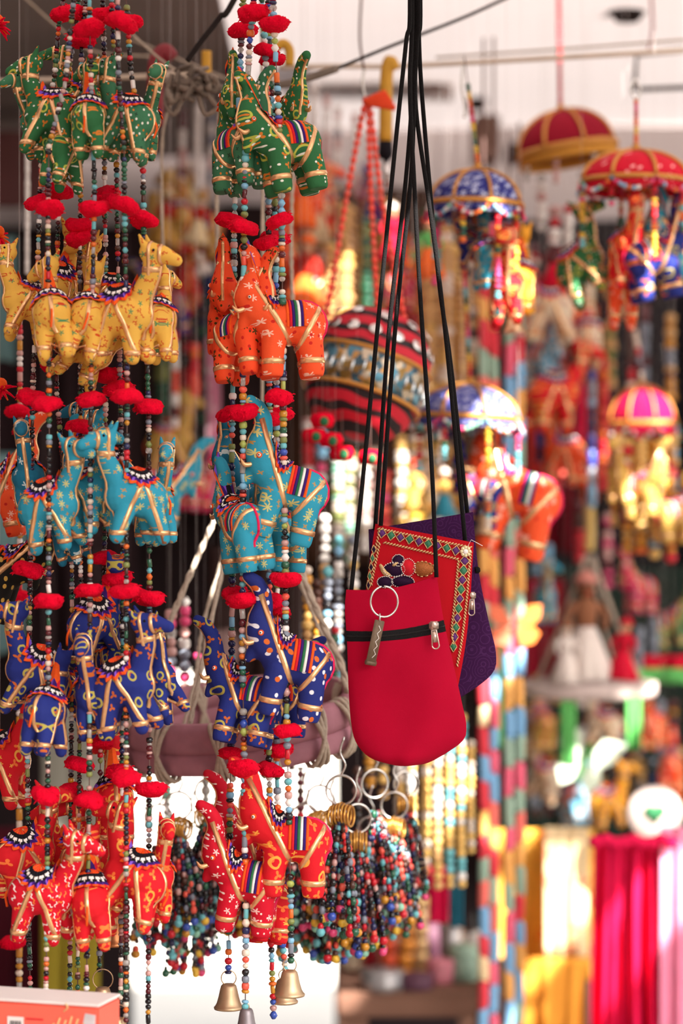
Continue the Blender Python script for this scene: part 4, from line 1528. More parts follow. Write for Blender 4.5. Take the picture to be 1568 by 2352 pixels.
def puppet(label, px, py, d, h, skirt, torso, turban, turn=0.0, tilt=0.0, face=0, name='cloth_puppet'):
    """cloth string puppet: pleated skirt, bodice, head with a face, turban, arms"""
    s = K * d * h
    root = thing(name, label, 'puppet', P(px, py, d), (0, math.radians(tilt), math.radians(turn)), 'cloth puppets', (s, s, s))
    MB().lathe([(.0, 0), (.24, .0), (.26, .02), (.17, .25), (.09, .46), (.0, .48)], skirt, 32, wob=lambda a, z: 1 + .10 * math.sin(a * 9) * max(0, .5 - z) * 2).build('skirt', root)
    MB().lathe([(0, .44), (.09, .46), (.105, .56), (.11, .66), (.06, .72), (.0, .73)], torso, 14, sy=.75).build('bodice', root)
    hd = MB()
    hd.ball((0, 0, .81), .095, SKINS[face], 14, 10, (.85, .9, 1.1))
    hd.tube([(0, 0, .70), (0, 0, .76)], .04, SKINS[face], 8)
    hd.ball((0, -.088, .80), .018, SKINS[face], 8, 6, (.8, 1.2, 1.4))
    hdo = hd.build('head', root)
    fc = MB()
    for q in (-1, 1):
        fc.ball((q * .034, -.078, .83), .014, BLACKT, 8, 5)
    fc.ball((0, -.082, .765), .018, REDT, 8, 5, (1.4, .6, .6))
    fc.build('face_paint', hdo)
    tb = MB()
    tb.ring((0, 0, .88), .075, .035, turban, 'z', 16, 8)
    tb.ball((0, 0, .90), .07, turban, 12, 6)
    tb.build('turban', root)
    for q in (-1, 1):
        MB().tube(smooth_path([(q * .09, 0, .67), (q * .17, -.02, .56), (q * .15, -.07, .44)], 3), [.04, .038, .035, .032, .03, .028, .026], torso, 8).build('arm', root)
    MB().tube([(0, 0, .95), Matrix.Rotation(-math.radians(tilt), 3, 'Y') @ Vector((0, 0, (ROOF_Z - .005 - root.location.z) / s))], .0008, THREAD, 5).build('string', root)
    return root


def keychain(label, px, py, d, sc, seed, gold=True):
    """silver ring, small gold bangles and a skirt of beaded tassels"""
    s = sc
    rr = random.Random(seed)
    root = thing('tassel_keychain', label, 'keychain', P(px, py, d), (0, 0, rr.uniform(-.4, .4)), 'beaded tassel keychains', (s, s, s))
    MB().ring((0, 0, 0), .014, .0012, SILVER, 'y', 26, 7).build('split_ring', root)
    MB().tube(smooth_path([(0, 0, .014), (.004, 0, .024), (-.001, 0, .036), (.003, 0, .05)], 4), .0011, SILVER, 6).build('hook', root)
    if gold:
        for k in range(7):
            a = (k - 3) * .30
            link('bangle', BANGLE, root, (.003 * (k - 3), .001 * (k % 2), -.0215 - .001 * abs(k - 3)), (0, a, math.radians(70)))
    mb = MB()
    cols = [_mats['bead_' + c] for c in 'black black navy maroon turq green black brown rose navy black brown coral grey red black'.split()]
    tips = [_mats['bead_' + c] for c in 'pink turq green amber blue red yellow mint'.split()]
    for k in range(28):
        a = rr.uniform(0, 6.28)
        sp = rr.uniform(.2, 1.0)
        ex, ey, L = math.cos(a) * .030 * sp, math.sin(a) * .022 * sp, rr.uniform(.075, .100)
        pts = smooth_path([(ex * .2, ey * .2, -.030), (ex * .7, ey * .7, -.030 - L * .45), (ex, ey, -.030 - L)], 7)
        for i, p in enumerate(pts):
            m = rr.choice(cols)
            mb.ball(p, rr.uniform(.0022, .0036), m, 6, 4, (1, 1, 1.3))
        mb.ball(pts[-1] + Vector((0, 0, -.005)), .0044, rr.choice(tips), 8, 6)
    mb.build('bead_tassels', root)['kind'] = 'stuff'
    return root


BANGLE = MB().ring((0, 0, 0), .0095, .0013, mat('gold_bangle', '#d19a4c', .3, .8, .15, 100), 'y', 20, 6).mesh('bangle')

# ------------------------------------------------------------------ hoop swing behind the elephants, with ropes and keychains
HD = 2.86
hs = K * HD
hc = P(555, 1668, HD)
hoop = thing('wooden_hoop', 'pink stained wooden hoop slung on jute ropes behind the elephants', 'hoop', hc, (math.radians(7), math.radians(-6), 0))
HR = 262 * hs
for k, (dz, hh, rr_) in enumerate(((.016, .017, 1.0), (-.012, .014, .985))):
    MB().lathe([(HR * rr_ - .008, dz - hh), (HR * rr_ + .004, dz - hh), (HR * rr_ + .008, dz - hh * .5), (HR * rr_ + .008, dz + hh * .5), (HR * rr_ + .003, dz + hh), (HR * rr_ - .008, dz + hh)], WOODPINK, 64, close=True).build('wooden_ring', hoop)
for a in (20, 70, 115, 205, 232, 262, 285, 310, 330):
    q = math.radians(a)
    kn = MB()
    for t in range(3):
        mx = Matrix.Rotation(q, 4, 'Z') @ Matrix.Translation((HR, 0, 0)) @ Matrix.Rotation((t - 1) * .3, 4, 'X')
        kn.ring((0, 0, 0), .034, .0028, ROPE, 'y', 18, 6, mx @ Matrix.Diagonal((.5, 1, 1, 1)))
    kn.build('rope_lashing', hoop)


def rope(label, pts, d0, d1, rpx, m=ROPE, name='rope', cat='rope', group='ropes and cords'):
    n = len(pts)
    path = smooth_path([P(x, y, d0 + (d1 - d0) * i / max(1, n - 1)) for i, (x, y) in enumerate(pts)], 7)
    base = path[0].copy()
    r = rpx * K * (d0 + d1) / 2
    mb = MB()
    if m is ROPE and rpx > 3:
        for k in range(2):
            tw = []
            L = 0
            for i, p in enumerate(path):
                if i:
                    L += (p - path[i - 1]).length
                a = L / (r * 5) * 3.14 + k * math.pi
                tw.append(p - base + Vector((math.cos(a), math.sin(a), 0)) * r * .45)
            mb.tube(tw, r * .68, m, 7)
    else:
        mb.tube([p - base for p in path], r, m, 8)
    o = mb.build(name)
    o.location = base
    return tag(o, label, cat, group)


rope('thick jute rope slanting down left beside the turquoise elephants', [(512, 1150), (445, 1300), (378, 1455)], 2.86, 2.80, 8)
rope('jute rope running down to the left lashing of the wooden hoop', [(540, 1180), (490, 1400), (430, 1690)], 2.88, 2.74, 7)
rope('thin jute rope between the two left hoop ropes', [(548, 1160), (470, 1420), (448, 1560), (415, 1690)], 2.92, 2.86, 5)
rope('thick jute rope slanting down right beside the crimson pouch', [(660, 1240), (735, 1420), (782, 1525), (798, 1590)], 2.86, 2.80, 9)
rope('second jute rope close beside the thick right hoop rope', [(650, 1240), (722, 1420), (775, 1540)], 2.90, 2.92, 6)
rope('jute rope hanging straight above the wooden hoop behind the strands', [(600, -40), (603, 600), (600, 1150)], 2.92, 2.90, 5)
kd = MB()
kp = P(600, 1190, 2.89)
for t in range(4):
    kd.ring((0, 0, -.012 * t), .022, .006, ROPE, 'z', 18, 7, Matrix.Rotation(.4 * (t - 1), 4, 'X'))
ko = kd.build('rope_knot')
ko.location = kp
tag(ko, 'big jute knot gathering the hoop ropes behind the elephants', 'knot')

kc = [(783, 1815, 2.72, 1.0), (735, 1835, 2.84, .95), (860, 1800, 2.86, 1.0), (905, 1850, 2.92, .95), (820, 1880, 2.80, 1.0), (700, 1880, 2.92, 1.05), (930, 1800, 2.98, .9),
      (760, 1900, 2.9, 1.0), (850, 1905, 2.95, .9), (480, 1820, 2.86, 1.0), (410, 1850, 2.84, .95), (365, 1880, 2.9, 1.0), (440, 1930, 2.92, 1.0), (520, 1850, 2.96, 1.0), (640, 1850, 2.97, 1.0), (580, 1850, 2.98, 1.0)]
where = ['with a large silver ring below the crimson pouch', 'just right of the red elephants', 'right below the bottom of the crimson pouch', 'furthest right under the crimson pouch',
         'low between the crimson pouch and the red elephants', 'hidden behind the red elephants at right', 'at the right end beside the gold chains', 'deep in the dark cluster right of the elephants',
         'at the back of the cluster under the pouch', 'with a gold ring left of the red elephants', 'between the red camels and red elephants', 'right beside the red camels',
         'hanging lowest between the camels and the elephants', 'behind the left red elephant', 'behind the right bead strands of the elephants', 'behind the middle of the red elephants']
for i, ((x, y, d, sc), wh) in enumerate(zip(kc, where)):
    keychain('beaded tassel keychain ' + wh, x, y, d, sc * 1.2, 50 + i, i % 3 != 2)

# clusters of beads and jewellery on the hoop ropes
PAL_PEARL = 'rose white clear grey rose pink'
PAL_TEAL = 'turq grey clear white black sky'
PAL_GOLD = 'gold gold tan cream white amber'
CL = 'jewellery strings around the hoop'
for i, (x, y0, y1, d, sz, pal, lab) in enumerate([
    (392, 1400, 1570, 3.0, 26, PAL_PEARL, 'pearl string beside the rightmost navy camel'),
    (425, 1370, 1590, 3.02, 28, PAL_PEARL, 'pink pearl string between the camels and the left hoop rope'),
    (452, 1500, 1640, 3.05, 20, 'red black turq white pink', 'many coloured bead string left of the navy elephants'),
    (705, 1300, 1540, 3.05, 24, PAL_GOLD, 'gold bead string right of the navy elephants'),
    (728, 1330, 1600, 3.1, 22, 'gold amber tan brown', 'amber bead string beside the thick right rope'),
    (752, 1300, 1640, 3.1, 24, PAL_TEAL, 'silver and teal bead string left of the crimson pouch'),
    (778, 1230, 1560, 3.15, 24, PAL_TEAL, 'silver and teal bead string touching the left edge of the pouch'),
    (770, 1440, 1660, 3.0, 20, 'red turq black coral green', 'red and turquoise bead string below the right rope'),
    (745, 1180, 1330, 3.2, 26, 'white clear gold tan', 'clear bead string beside the turquoise elephants'),
    (810, 1230, 1420, 3.2, 24, 'white grey gold clear', 'pale bead string just above the crimson pouch'),
    (340, 1780, 1900, 3.1, 22, 'clear mint white clear', 'glassy mint bead string above the bright street at left'),
    (385, 1765, 1900, 3.15, 24, 'clear mint clear white', 'glassy bead string hanging from the left of the hoop'),
    (470, 1765, 1880, 3.1, 24, 'clear mint clear grey', 'glassy bead string left of the rightmost camel strand bottom'),
    (505, 1760, 1860, 3.12, 22, 'clear white mint', 'glassy bead string behind the left elephant strand'),
    (415, 2020, 2180, 3.0, 22, 'brown grey black tan', 'dark metal bead string hanging over the street at left'),
    (450, 2040, 2215, 3.0, 24, 'grey brown black navy', 'dark metal bead string with a star end over the street'),
    (390, 1990, 2130, 3.05, 20, 'turq mint gold grey', 'teal and gold bead string over the street'),
    (690, 1760, 2000, 3.1, 22, 'maroon brown red black', 'maroon bead string behind the red elephants at right'),
    (820, 1760, 1990, 3.1, 22, 'maroon black brown rose', 'maroon bead string under the crimson pouch'),
]):
    garland(lab, x, y0, y1, d, sz, pal, 'round round barrel bicone disc', 'bead string', 'bead_string', CL, 0, hang=False)

# ------------------------------------------------------------------ mirror-work drum and its beaded cords
DD = 3.18
ds_ = K * DD
MIRCLOTH = NT('mirrorwork_red_cloth')
cw = MIRCLOTH.n('ShaderNodeTexWave')
MIRCLOTH.put(cw.inputs['Vector'], MIRCLOTH.coords())
cw.bands_direction = 'Z'
cw.inputs['Scale'].default_value = 15
cw.inputs['Distortion'].default_value = 4
cw.inputs['Detail'].default_value = 1
MIRCLOTH.put(MIRCLOTH.bsdf.inputs['Base Color'], MIRCLOTH.mix(MIRCLOTH.math('GREATER_THAN', cw.outputs[1], .40), lin('#1c0f14'), lin('#c8102c')))
MIRCLOTH.bsdf.inputs['Roughness'].default_value = .7
SEQBAND = NT('sequin_band')
vq = SEQBAND.n('ShaderNodeTexVoronoi')
SEQBAND.put(vq.inputs['Vector'], SEQBAND.coords())
vq.inputs['Scale'].default_value = 110
sc_ = SEQBAND.n('ShaderNodeSeparateColor')
SEQBAND.put(sc_.inputs[0], vq.outputs['Color'])
cr = SEQBAND.n('ShaderNodeValToRGB')
cr.color_ramp.interpolation = 'CONSTANT'
for i, c_ in enumerate(('#3f5a68', '#8a6a34', '#b9884a', '#4f7f93', '#c9b8a0')):
    e = cr.color_ramp.elements[0] if i == 0 else cr.color_ramp.elements.new(i / 5)
    e.color = lin(c_)
    e.position = i / 5
SEQBAND.put(cr.inputs[0], sc_.outputs[0])
SEQBAND.put(SEQBAND.bsdf.inputs['Base Color'], cr.outputs[0])
SEQBAND.bsdf.inputs['Metallic'].default_value = .6
SEQBAND.bsdf.inputs['Roughness'].default_value = .3
MIRROR = mat('mirror_disc', '#e6e2e0', .12, .95, .03, 100)
drum = thing('mirrorwork_drum', 'red and black mirror-work cloth drum with a sequin band, hung on orange beads', 'ornament', P(845, 862, DD), (math.radians(-10), math.radians(17), 0))
RD = 136 * ds_
MB().lathe([(RD * .99, .012), (RD * .97, .035), (RD * .86, .06), (RD * .62, .078), (RD * .3, .086), (0, .088)], MIRCLOTH.m, 48).build('crown', drum)
MB().lathe([(RD * .97, -.035), (RD * 1.02, -.03), (RD * 1.03, .014), (RD * .97, .018)], SEQBAND.m, 48).build('sequin_band', drum)
MB().lathe([(0, -.088), (RD * .4, -.086), (RD * .7, -.072), (RD * .9, -.052), (RD * .985, -.03)], MIRCLOTH.m, 48).build('base_cloth', drum)
for z, w_ in ((.018, .003), (-.034, .003)):
    MB().ring((0, 0, z), RD * 1.01, w_, RIBGOLD, 'z', 48, 8).build('gold_braid', drum)
md = MB().lathe([(0, 0), (.0085, 0), (.0085, .0018), (.007, .0026), (0, .0026)], MIRROR, 14).mesh('mirror_disc')
for row, (r_, z_, sl, n_) in enumerate(((.945, .044, 66, 15), (.80, .068, 40, 10))):
    for k in range(n_):
        a = 2 * math.pi * k / n_ + row * .3
        q = Vector((math.cos(a), math.sin(a), 0))
        nrm = (q * math.sin(math.radians(sl)) + Vector((0, 0, math.cos(math.radians(sl))))).normalized()
        link('mirror_disc', md, drum, (q.x * RD * r_, q.y * RD * r_, z_), nrm.to_track_quat('Z', 'Y').to_euler())
fr_ = mat('sequin_drop', '#d9dfe2', .15, .9, .1, 100)
fm = MB().ball((0, 0, 0), .006, fr_, 8, 6, (.6, .35, 1.5)).mesh('sequin_drop')
for k in range(34):
    a = 2 * math.pi * k / 34
    link('sequin_drop', fm, drum, (math.cos(a) * RD * 1.04, math.sin(a) * RD * 1.04, -.012 + .004 * (k % 2)), (0, 0, a))
mat('bead_scarlet', '#ff4f3c', .4)
orange_pal = 'scarlet scarlet scarlet coral'
for i, (pts, lab) in enumerate([([(840, 225), (800, 430), (748, 735)], 'left'), ([(845, 235), (852, 450), (868, 735)], 'middle'), ([(848, 235), (880, 480), (930, 745)], 'right')]):
    base = P(pts[0][0], pts[0][1], DD)
    root = thing('orange_bead_cord', 'orange bead cord carrying the mirror-work drum, the %s one of three' % lab, 'bead cord', base, group='bead cords of the drum')
    path = [P(x, y, DD) - base for x, y in pts]
    path = smooth_path(path, 12)
    MB().tube(path, .0007, STRING, 5).build('cord', root)
    L = [0]
    for a, b in zip(path, path[1:]):
        L.append(L[-1] + (b - a).length)
    z = .004
    while z < L[-1]:
        k = max(j for j in range(len(L) - 1) if L[j] <= z)
        p = path[k].lerp(path[k + 1], (z - L[k]) / (L[k + 1] - L[k]))
        r = 7.6 * ds_
        dirv = (path[k + 1] - path[k]).normalized()
        link('bead', bead_mesh('bicone', R.choice(orange_pal.split())), root, p, dirv.to_track_quat('Z', 'Y').to_euler(), (r, r, r * 1.25))
        z += r * 2.6
kno = MB()
for t in range(5):
    kno.tube(smooth_path([(0, 0, 0), (.012 + .004 * t, -.004, .006 - .003 * t), (.028 + .003 * t, -.004, .012 - .005 * t)], 4), .0042, mat('orange_cloth', '#f0502e', .8, 0, .15, 200), 7)
o = kno.build('cloth_bow')
o.location = P(838, 235, DD - .01)
tag(o, 'orange cloth bow tied above the mirror-work drum', 'bow')
rope('wire hook between the ceiling string and the orange bow', [(836, 160), (832, 190), (838, 226)], DD, DD, 3, SILVER, 'wire_hook', 'hook')
rope('thin string from the ceiling down to the orange bow', [(833, -60), (826, 80), (836, 165)], 3.3, DD, 3, STRING, 'string', 'string')
for i, (x, y) in enumerate([(740, 965), (722, 1000), (760, 1010), (785, 1040), (850, 1050)]):
    fp = thing('felt_flower', 'red felt flower with green heart, ' + ['highest left under the mirror-work drum', 'furthest left under the mirror-work drum', 'second from left under the drum', 'in the middle under the drum', 'at right behind the black straps under the drum'][i], 'felt flower', P(x, y, 3.08), (0, 0, 0), 'felt flowers under the drum')
    MB().lathe([(0, -.010), (.012, -.009), (.0155, 0), (.012, .008), (0, .010)], REDYARN, 18, wob=lambda a, z: 1 + .13 * math.sin(a * 6)).build('petals', fp)
    MB().ball((.002, -.013, -.002), .0062, GREENT, 10, 6).build('heart', fp)
    MB().tube([(0, 0, .01), (0, .02, .055)], .0006, STRING, 4).build('thread', fp)

# ------------------------------------------------------------------ umbrellas and what hangs under them
BLUEPAN = printed('blue_flower_umbrella_cloth', '#2c2f78', [('petal', '#c9cde6', 85, .38, .2, 2, 5), ('petal', '#8f97cc', 110, .3, .35, 5, 4)], flat=False, random_shift=True)
LILACPAN = printed('lilac_umbrella_cloth', '#4f55a0', [('petal', '#c4c8e8', 90, .38, .2, 2, 5), ('petal', '#8a90cc', 120, .3, .35, 5, 4)], random_shift=True)
REDPAN = printed('red_spotted_umbrella_cloth', '#c8102c', [('dot', '#f0a8a8', 70, .16, .3, 3, 0)])
MAROONPAN = mat('maroon_umbrella_cloth', '#8e1428', .9, 0, .12, 30, .2)
PINKPAN = mat('cerise_umbrella_cloth', '#d8104c', .85, 0, .12, 30, .2)
FRINGE = mat('gold_fringe', '#c98c3a', .7, .2, .3, 400, .6)
ST = 'red orange yellow pink turq green'
umbrella('blue flowered umbrella, upper one, right of the black straps', 1096, 392, 470, 218, 3.22, BLUEPAN, 2,
         [(200, 190, .95, ST), (250, 90, .95, ST), (295, 260, .95, ST), (335, 230, .9, 'red pink orange yellow'), (20, 150, .9, ST), (90, 120, .9, ST), (150, 160, .9, ST)], hang_top=(1066, 130), hang_pal='orange yellow green olive yellow pink red', stub=.75)
umbrella('lilac umbrella with a sunlit rim, just above the purple pouch', 1078, 884, 958, 246, 3.38, LILACPAN, 3,
         [(195, 120, .95, ST), (240, 100, .95, ST), (290, 250, .95, 'yellow orange turq cream'), (345, 230, .95, 'yellow cream pink turq'), (60, 140, .9, ST), (130, 120, .9, ST)], hang_top=(1062, 560), hang_pal='red orange yellow green turq pink', stub=1.0)
umbrella('dark red umbrella with gold fringe, highest of the umbrellas', 1288, 255, 345, 232, 3.75, MAROONPAN, -9,
         [(200, 60, .9, 'white cream clear'), (250, 80, .9, 'white clear rose'), (300, 60, .9, 'white cream clear'), (340, 60, .9, 'white clear')], loops=False, fringe=FRINGE, hang_top=(1282, -60), hang_pal='red', stub=.0)
umbrella('scarlet spotted umbrella at the right edge', 1460, 348, 418, 252, 3.30, REDPAN, 1,
         [(185, 150, .98, ST), (235, 60, .9, ST), (285, 190, .9, 'yellow orange red'), (325, 120, .95, ST), (100, 120, .9, ST)], hang_top=(1460, 225), hang_pal='orange yellow orange red pink', stub=1.0)
umbrella('small cerise umbrella low at the right edge', 1474, 886, 972, 158, 4.0, PINKPAN, -1,
         [(200, 90, .95, 'white gold red'), (240, 150, .9, 'gold amber'), (270, 200, .8, 'gold amber sky'), (300, 180, .9, 'gold red amber'), (340, 200, .95, 'gold tan sky'), (90, 160, .8, 'gold amber')], hang_top=(1450, 700), hang_pal='cream maroon grey red cream', stub=1.0)

SAFFRON = printed('saffron_print', '#e8a030', [('dot', '#c23c20', 80, .2, .4, 2, 0)])
TURQP, NAVYP, REDP, GREENP, ORANGEP = PRINTS['turquoise'][0], PRINTS['navy'][0], PRINTS['red'][1], PRINTS['green'][0], PRINTS['orange'][1]
BLACKP = printed('black_gold_print', '#17130f', [('dot', '#c9a04a', 110, .22, .3, 2, 0)])
GB = 'toy animals under the umbrellas'
for kind, var, colr, px, py, d, hd, pit, sc, lab in [
    ('camel', 0, TURQP, 1120, 590, 3.22, 100, 0, 1.0, 'turquoise camel under the upper blue umbrella'),
    ('camel', 0, NAVYP, 1085, 560, 3.27, 200, 0, .8, 'small navy camel under the left of the upper blue umbrella'),
    ('camel', 2, REDP, 1162, 660, 3.22, -90, 0, 1.2, 'red camel hanging low under the right of the blue umbrella'),
    ('camel', 1, SAFFRON, 1195, 640, 3.27, 80, 4, 1.1, 'yellow camel right of the low red camel under the umbrella'),
    ('elephant', 0, NAVYP, 1108, 1128, 3.38, 150, 4, 1.2, 'navy elephant under the lilac umbrella beside the purple pouch'),
    ('elephant', 0, ORANGEP, 1190, 1140, 3.38, 172, 14, 1.9, 'large orange elephant under the lilac umbrella, trunk raised'),
    ('camel', 0, GREENP, 1335, 605, 3.34, -30, 26, 1.2, 'green camel rearing under the left of the scarlet umbrella'),
    ('camel', 2, REDP, 1442, 575, 3.30, -80, 0, 1.25, 'scarlet camel under the middle of the scarlet umbrella'),
    ('camel', 0, ORANGEP, 1430, 665, 3.33, -95, 4, 1.15, 'orange camel below the scarlet camel'),
    ('elephant', 0, NAVYP, 1502, 590, 3.28, 12, 10, 1.35, 'blue elephant under the right of the scarlet umbrella'),
    ('elephant', 1, TURQP, 1572, 575, 3.30, 190, 0, 1.4, 'turquoise elephant cut by the right edge under the scarlet umbrella'),
    ('elephant', 0, TURQP, 372, 1122, 3.15, 10, -8, 1.15, 'lone turquoise elephant hanging behind the turquoise camels'),
    ('elephant', 2, ORANGEP, -12, 1130, 2.66, 0, 10, 1.2, 'orange elephant trunk poking in at the left edge'),
    ('elephant', 0, BLACKP, -8, 1305, 2.62, -10, -20, 1.3, 'black and gold elephant poking in at the left edge'),
    ('camel', 0, REDP, 0, 1745, 2.62, -10, 0, 1.2, 'red camel cut by the left edge beside the red tier'),
]:
    animal(kind, var, colr, 0, px, py, d, hd, pit, sc, lab, GB, thread=(ROOF_Z - .01 - P(px, py, d).z) if px < 500 else .40)
BELLG = 'bells under the umbrellas'
for px, py, d, sc, lab in [(1480, 685, 3.28, 1.0, 'brass bell under the blue elephant at the right edge'), (1436, 722, 3.32, 1.0, 'brass bell under the orange camel'),
                           (1226, 1248, 3.38, 1.1, 'brass bell below the large orange elephant'), (1180, 765, 3.25, 1.0, 'brass bell below the low red camel'), (1112, 1225, 3.36, 1.0, 'brass bell right beside the purple pouch top')]:
    b_ = bell(px, py, d, 'brass', sc, lab)
    b_['group'] = BELLG

# ------------------------------------------------------------------ garlands of rolled cloth on the two poles
CLOTHC = [mat('roll_' + n_, c_, .9, 0, .15, 150, .3) for n_, c_ in (('red', '#e04450'), ('blue', '#82b4dc'), ('orange', '#f2b266'), ('sage', '#9cb8a4'), ('pink', '#ee6c86'), ('cream', '#ecd0a4'), ('coral', '#f47a70'), ('teal', '#5f9aaa'))]


def cloth_roll_mesh(m, seed):
    rr = random.Random(seed)
    mb = MB()
    mb.lathe([(0, -.5), (.42, -.5), (.5, -.42), (.52, 0), (.5, .42), (.42, .5), (0, .5)], m, 14, wob=lambda a, z: 1 + .03 * math.sin(a * 3 + z * 4))
    for v in mb.v:
        v.z += .18 * v.x
    return mb.mesh('cloth_roll')


ROLLS = [cloth_roll_mesh(m, i) for i, m in enumerate(CLOTHC)]


def roll_garland(label, px, y0, y1, d, w, step, order, lean=0.0, name='cloth_roll_garland'):
    s = K * d
    root = thing(name, label, 'garland', P(px, y0, d), group='garlands of rolled cloth')
    MB().tube([(0, 0, .3), (lean * (y1 - y0) * s, 0, -(y1 - y0) * s)], .002, STRING, 6).build('cord', root)
    y, i = 0.0, 0
    rr = random.Random(int(px))
    while y < y1 - y0:
        h = step * rr.uniform(.8, 1.2)
        link('cloth_roll', ROLLS[order[i % len(order)]], root, (lean * (y + h / 2) * s + rr.uniform(-2, 2) * s, 0, -(y + h / 2) * s), (0, 0, rr.choice((0, 3.14)) + rr.uniform(-.3, .3)), (w * s, w * s, h * s))
        y += h
        i += 1


roll_garland('garland of red, blue and orange cloth rolls beside the purple pouch, left of the pair', 1110, 515, 2400, 3.9, 24, 58, [0, 1, 0, 2, 0, 3, 6, 1, 0, 5])
roll_garland('twin cloth roll garland hanging against the left one of the pair', 1133, 510, 2400, 3.92, 24, 62, [4, 1, 6, 2, 0, 3, 6, 1, 4, 1])
roll_garland('garland of pink, sage and blue cloth rolls right of the orange elephant', 1168, 720, 2400, 3.95, 24, 66, [3, 4, 1, 2, 1, 3, 4, 3, 4, 2])
roll_garland('twin cloth roll garland at the right of the sage and pink one', 1192, 700, 2400, 3.98, 24, 64, [3, 0, 1, 2, 1, 3, 4, 3, 6, 2])

# orange felt butterfly on the garlands
bf = thing('felt_butterfly', 'orange felt butterfly on the cloth roll garlands', 'butterfly', P(1182, 1440, 3.86))
OF = mat('orange_felt', '#f28a45', .9, 0, .12, 60, .3)
OF2 = mat('coral_felt', '#f2805f', .9, 0, .12, 60, .3)


def slab(outline, th, m):
    mb = MB()
    pts = [Vector((x, 0, z)) for x, z in outline]
    n = len(pts)
    mb.add([p + Vector((0, -th / 2, 0)) for p in pts] + [p + Vector((0, th / 2, 0)) for p in pts],
           [tuple(range(n)), tuple(range(n, 2 * n))[::-1]] + [(i, n + i, n + (i + 1) % n, (i + 1) % n) for i in range(n)], m)
    return mb


for s_, m_ in ((-1, OF2), (1, OF)):
    sl = slab([(s_ * .002, .002), (s_ * .020, .034), (s_ * .042, .036), (s_ * .040, .016), (s_ * .028, .002)], .006, m_)
    sl.build('upper_wing', bf, False)
    sl = slab([(s_ * .002, -.001), (s_ * .030, .000), (s_ * .040, -.010), (s_ * .030, -.026), (s_ * .010, -.030)], .006, m_)
    sl.build('lower_wing', bf, False)
MB().tube([(0, -.003, -.030), (0, -.004, 0), (0, -.003, .034)], [.003, .005, .003], mat('roll_red', '#c8343e'), 8).build('body', bf)

# ------------------------------------------------------------------ white swing tray with a puppet, right
td = 4.25
ts = K * td
tray = thing('swing_tray', 'off-white round swing tray hung on cords, right of the purple pouch', 'tray', P(1352, 1582, td), (math.radians(2), 0, 0))
TRAYM = mat('off_white_paint', '#c4b3ad', .7, 0, .1, 20)
MB().lathe([(0, -.012), (148 * ts, -.014), (156 * ts, -.006), (156 * ts, .012), (148 * ts, .014), (144 * ts, .004), (0, .002)], TRAYM, 40, sy=.6).build('tray_rim', tray)
for x_, nm_ in ((-125, 'left'), (125, 'right')):
    rope('grey cord on the %s of the white swing tray' % nm_, [(1352 + x_ * .05, 1275), (1352 + x_ * .5, 1430), (1352 + x_, 1578)], td, td - .01, 6, ROPE)
rope('grey cord behind the puppet on the swing tray', [(1352, 1275), (1385, 1430), (1420, 1570)], td + .01, td + .06, 4, ROPE)
rope('cream tassel cord above the swing tray', [(1352, 1155), (1354, 1215), (1352, 1265)], td, td, 12, mat('cream_tassel', '#cfae6a', .8, 0, .2, 100), 'cream_tassel', 'tassel')
BROWNC = mat('brown_cloth', '#8a5a40', .9, 0, .25, 60)
WHITEC = mat('white_cloth', '#d8ccc4', .9, 0, .12, 60)
CRIMC = mat('crimson_cloth', '#c4102f', .85, 0, .2, 30)
PINKC = mat('cerise_cloth', '#d8134a', .8, 0, .18, 20)
GREENC = mat('green_felt', '#5fae5e', .85, 0, .15, 40)
MARC = mat('maroon_cloth', '#6e1020', .9, 0, .3, 12)
YELC = printed('yellow_block_print', '#e0a53e', [('petal', '#dc6a2a', 16, .32, .25, 2, 6), ('petal', '#e9b98a', 22, .2, .5, 5, 4)], flat=True)
PALEP = printed('pale_block_print', '#e2c79a', [('petal', '#d98a6a', 18, .3, .25, 3, 5)], flat=True)
puppet('brown and white puppet seated on the swing tray', 1345, 1560, td - .02, 260, WHITEC, BROWNC, mat('rose_cloth', '#c98478', .9), 10, 0, 1)
puppet('red-skirted puppet beside the brown one on the swing tray', 1425, 1560, td - .03, 150, CRIMC, CRIMC, CRIMC, -20, 6, 0)
puppet('white doll at the front of the swing tray', 1300, 1568, td - .05, 150, WHITEC, WHITEC, BROWNC, 15, 0, 2)
for i, (x, y1) in enumerate([(1305, 1760), (1455, 1720)]):
    cloth('green felt streamer under the %s of the swing tray' % ('left', 'right')[i], x - 17, 1600, x + 17, y1, td - .06, GREENC, 1, .006, 'streamer', 'felt_streamer', 0, i + 3)
wb = thing('white_butterfly', 'pale green butterfly in the sun below the swing tray', 'butterfly', P(1342, 1745, 4.28), (0, math.radians(20), 0))
PALEG = mat('pale_green_felt', '#e2f0da', .8, 0, .08, 40)
for s_ in (-1, 1):
    slab([(s_ * .004, .0), (s_ * .02, .045), (s_ * .062, .052), (s_ * .05, .01), (s_ * .03, -.006)], .006, PALEG).build('upper_wing', wb, False)
    slab([(s_ * .004, -.004), (s_ * .032, -.008), (s_ * .042, -.03), (s_ * .026, -.055), (s_ * .008, -.04)], .006, PALEG).build('lower_wing', wb, False)
MB().tube([(0, -.004, -.045), (0, -.005, 0), (0, -.004, .03)], [.004, .006, .004], GREENC, 8).build('body', wb)
hp = thing('heart_disc', 'off-white round disc with a green heart above the pink dress', 'disc', P(1502, 1868, 4.2), (math.radians(90), 0, 0))
MB().lathe([(0, -.006), (.044, -.006), (.048, 0), (.044, .006), (0, .007)], TRAYM, 28).build('disc', hp)
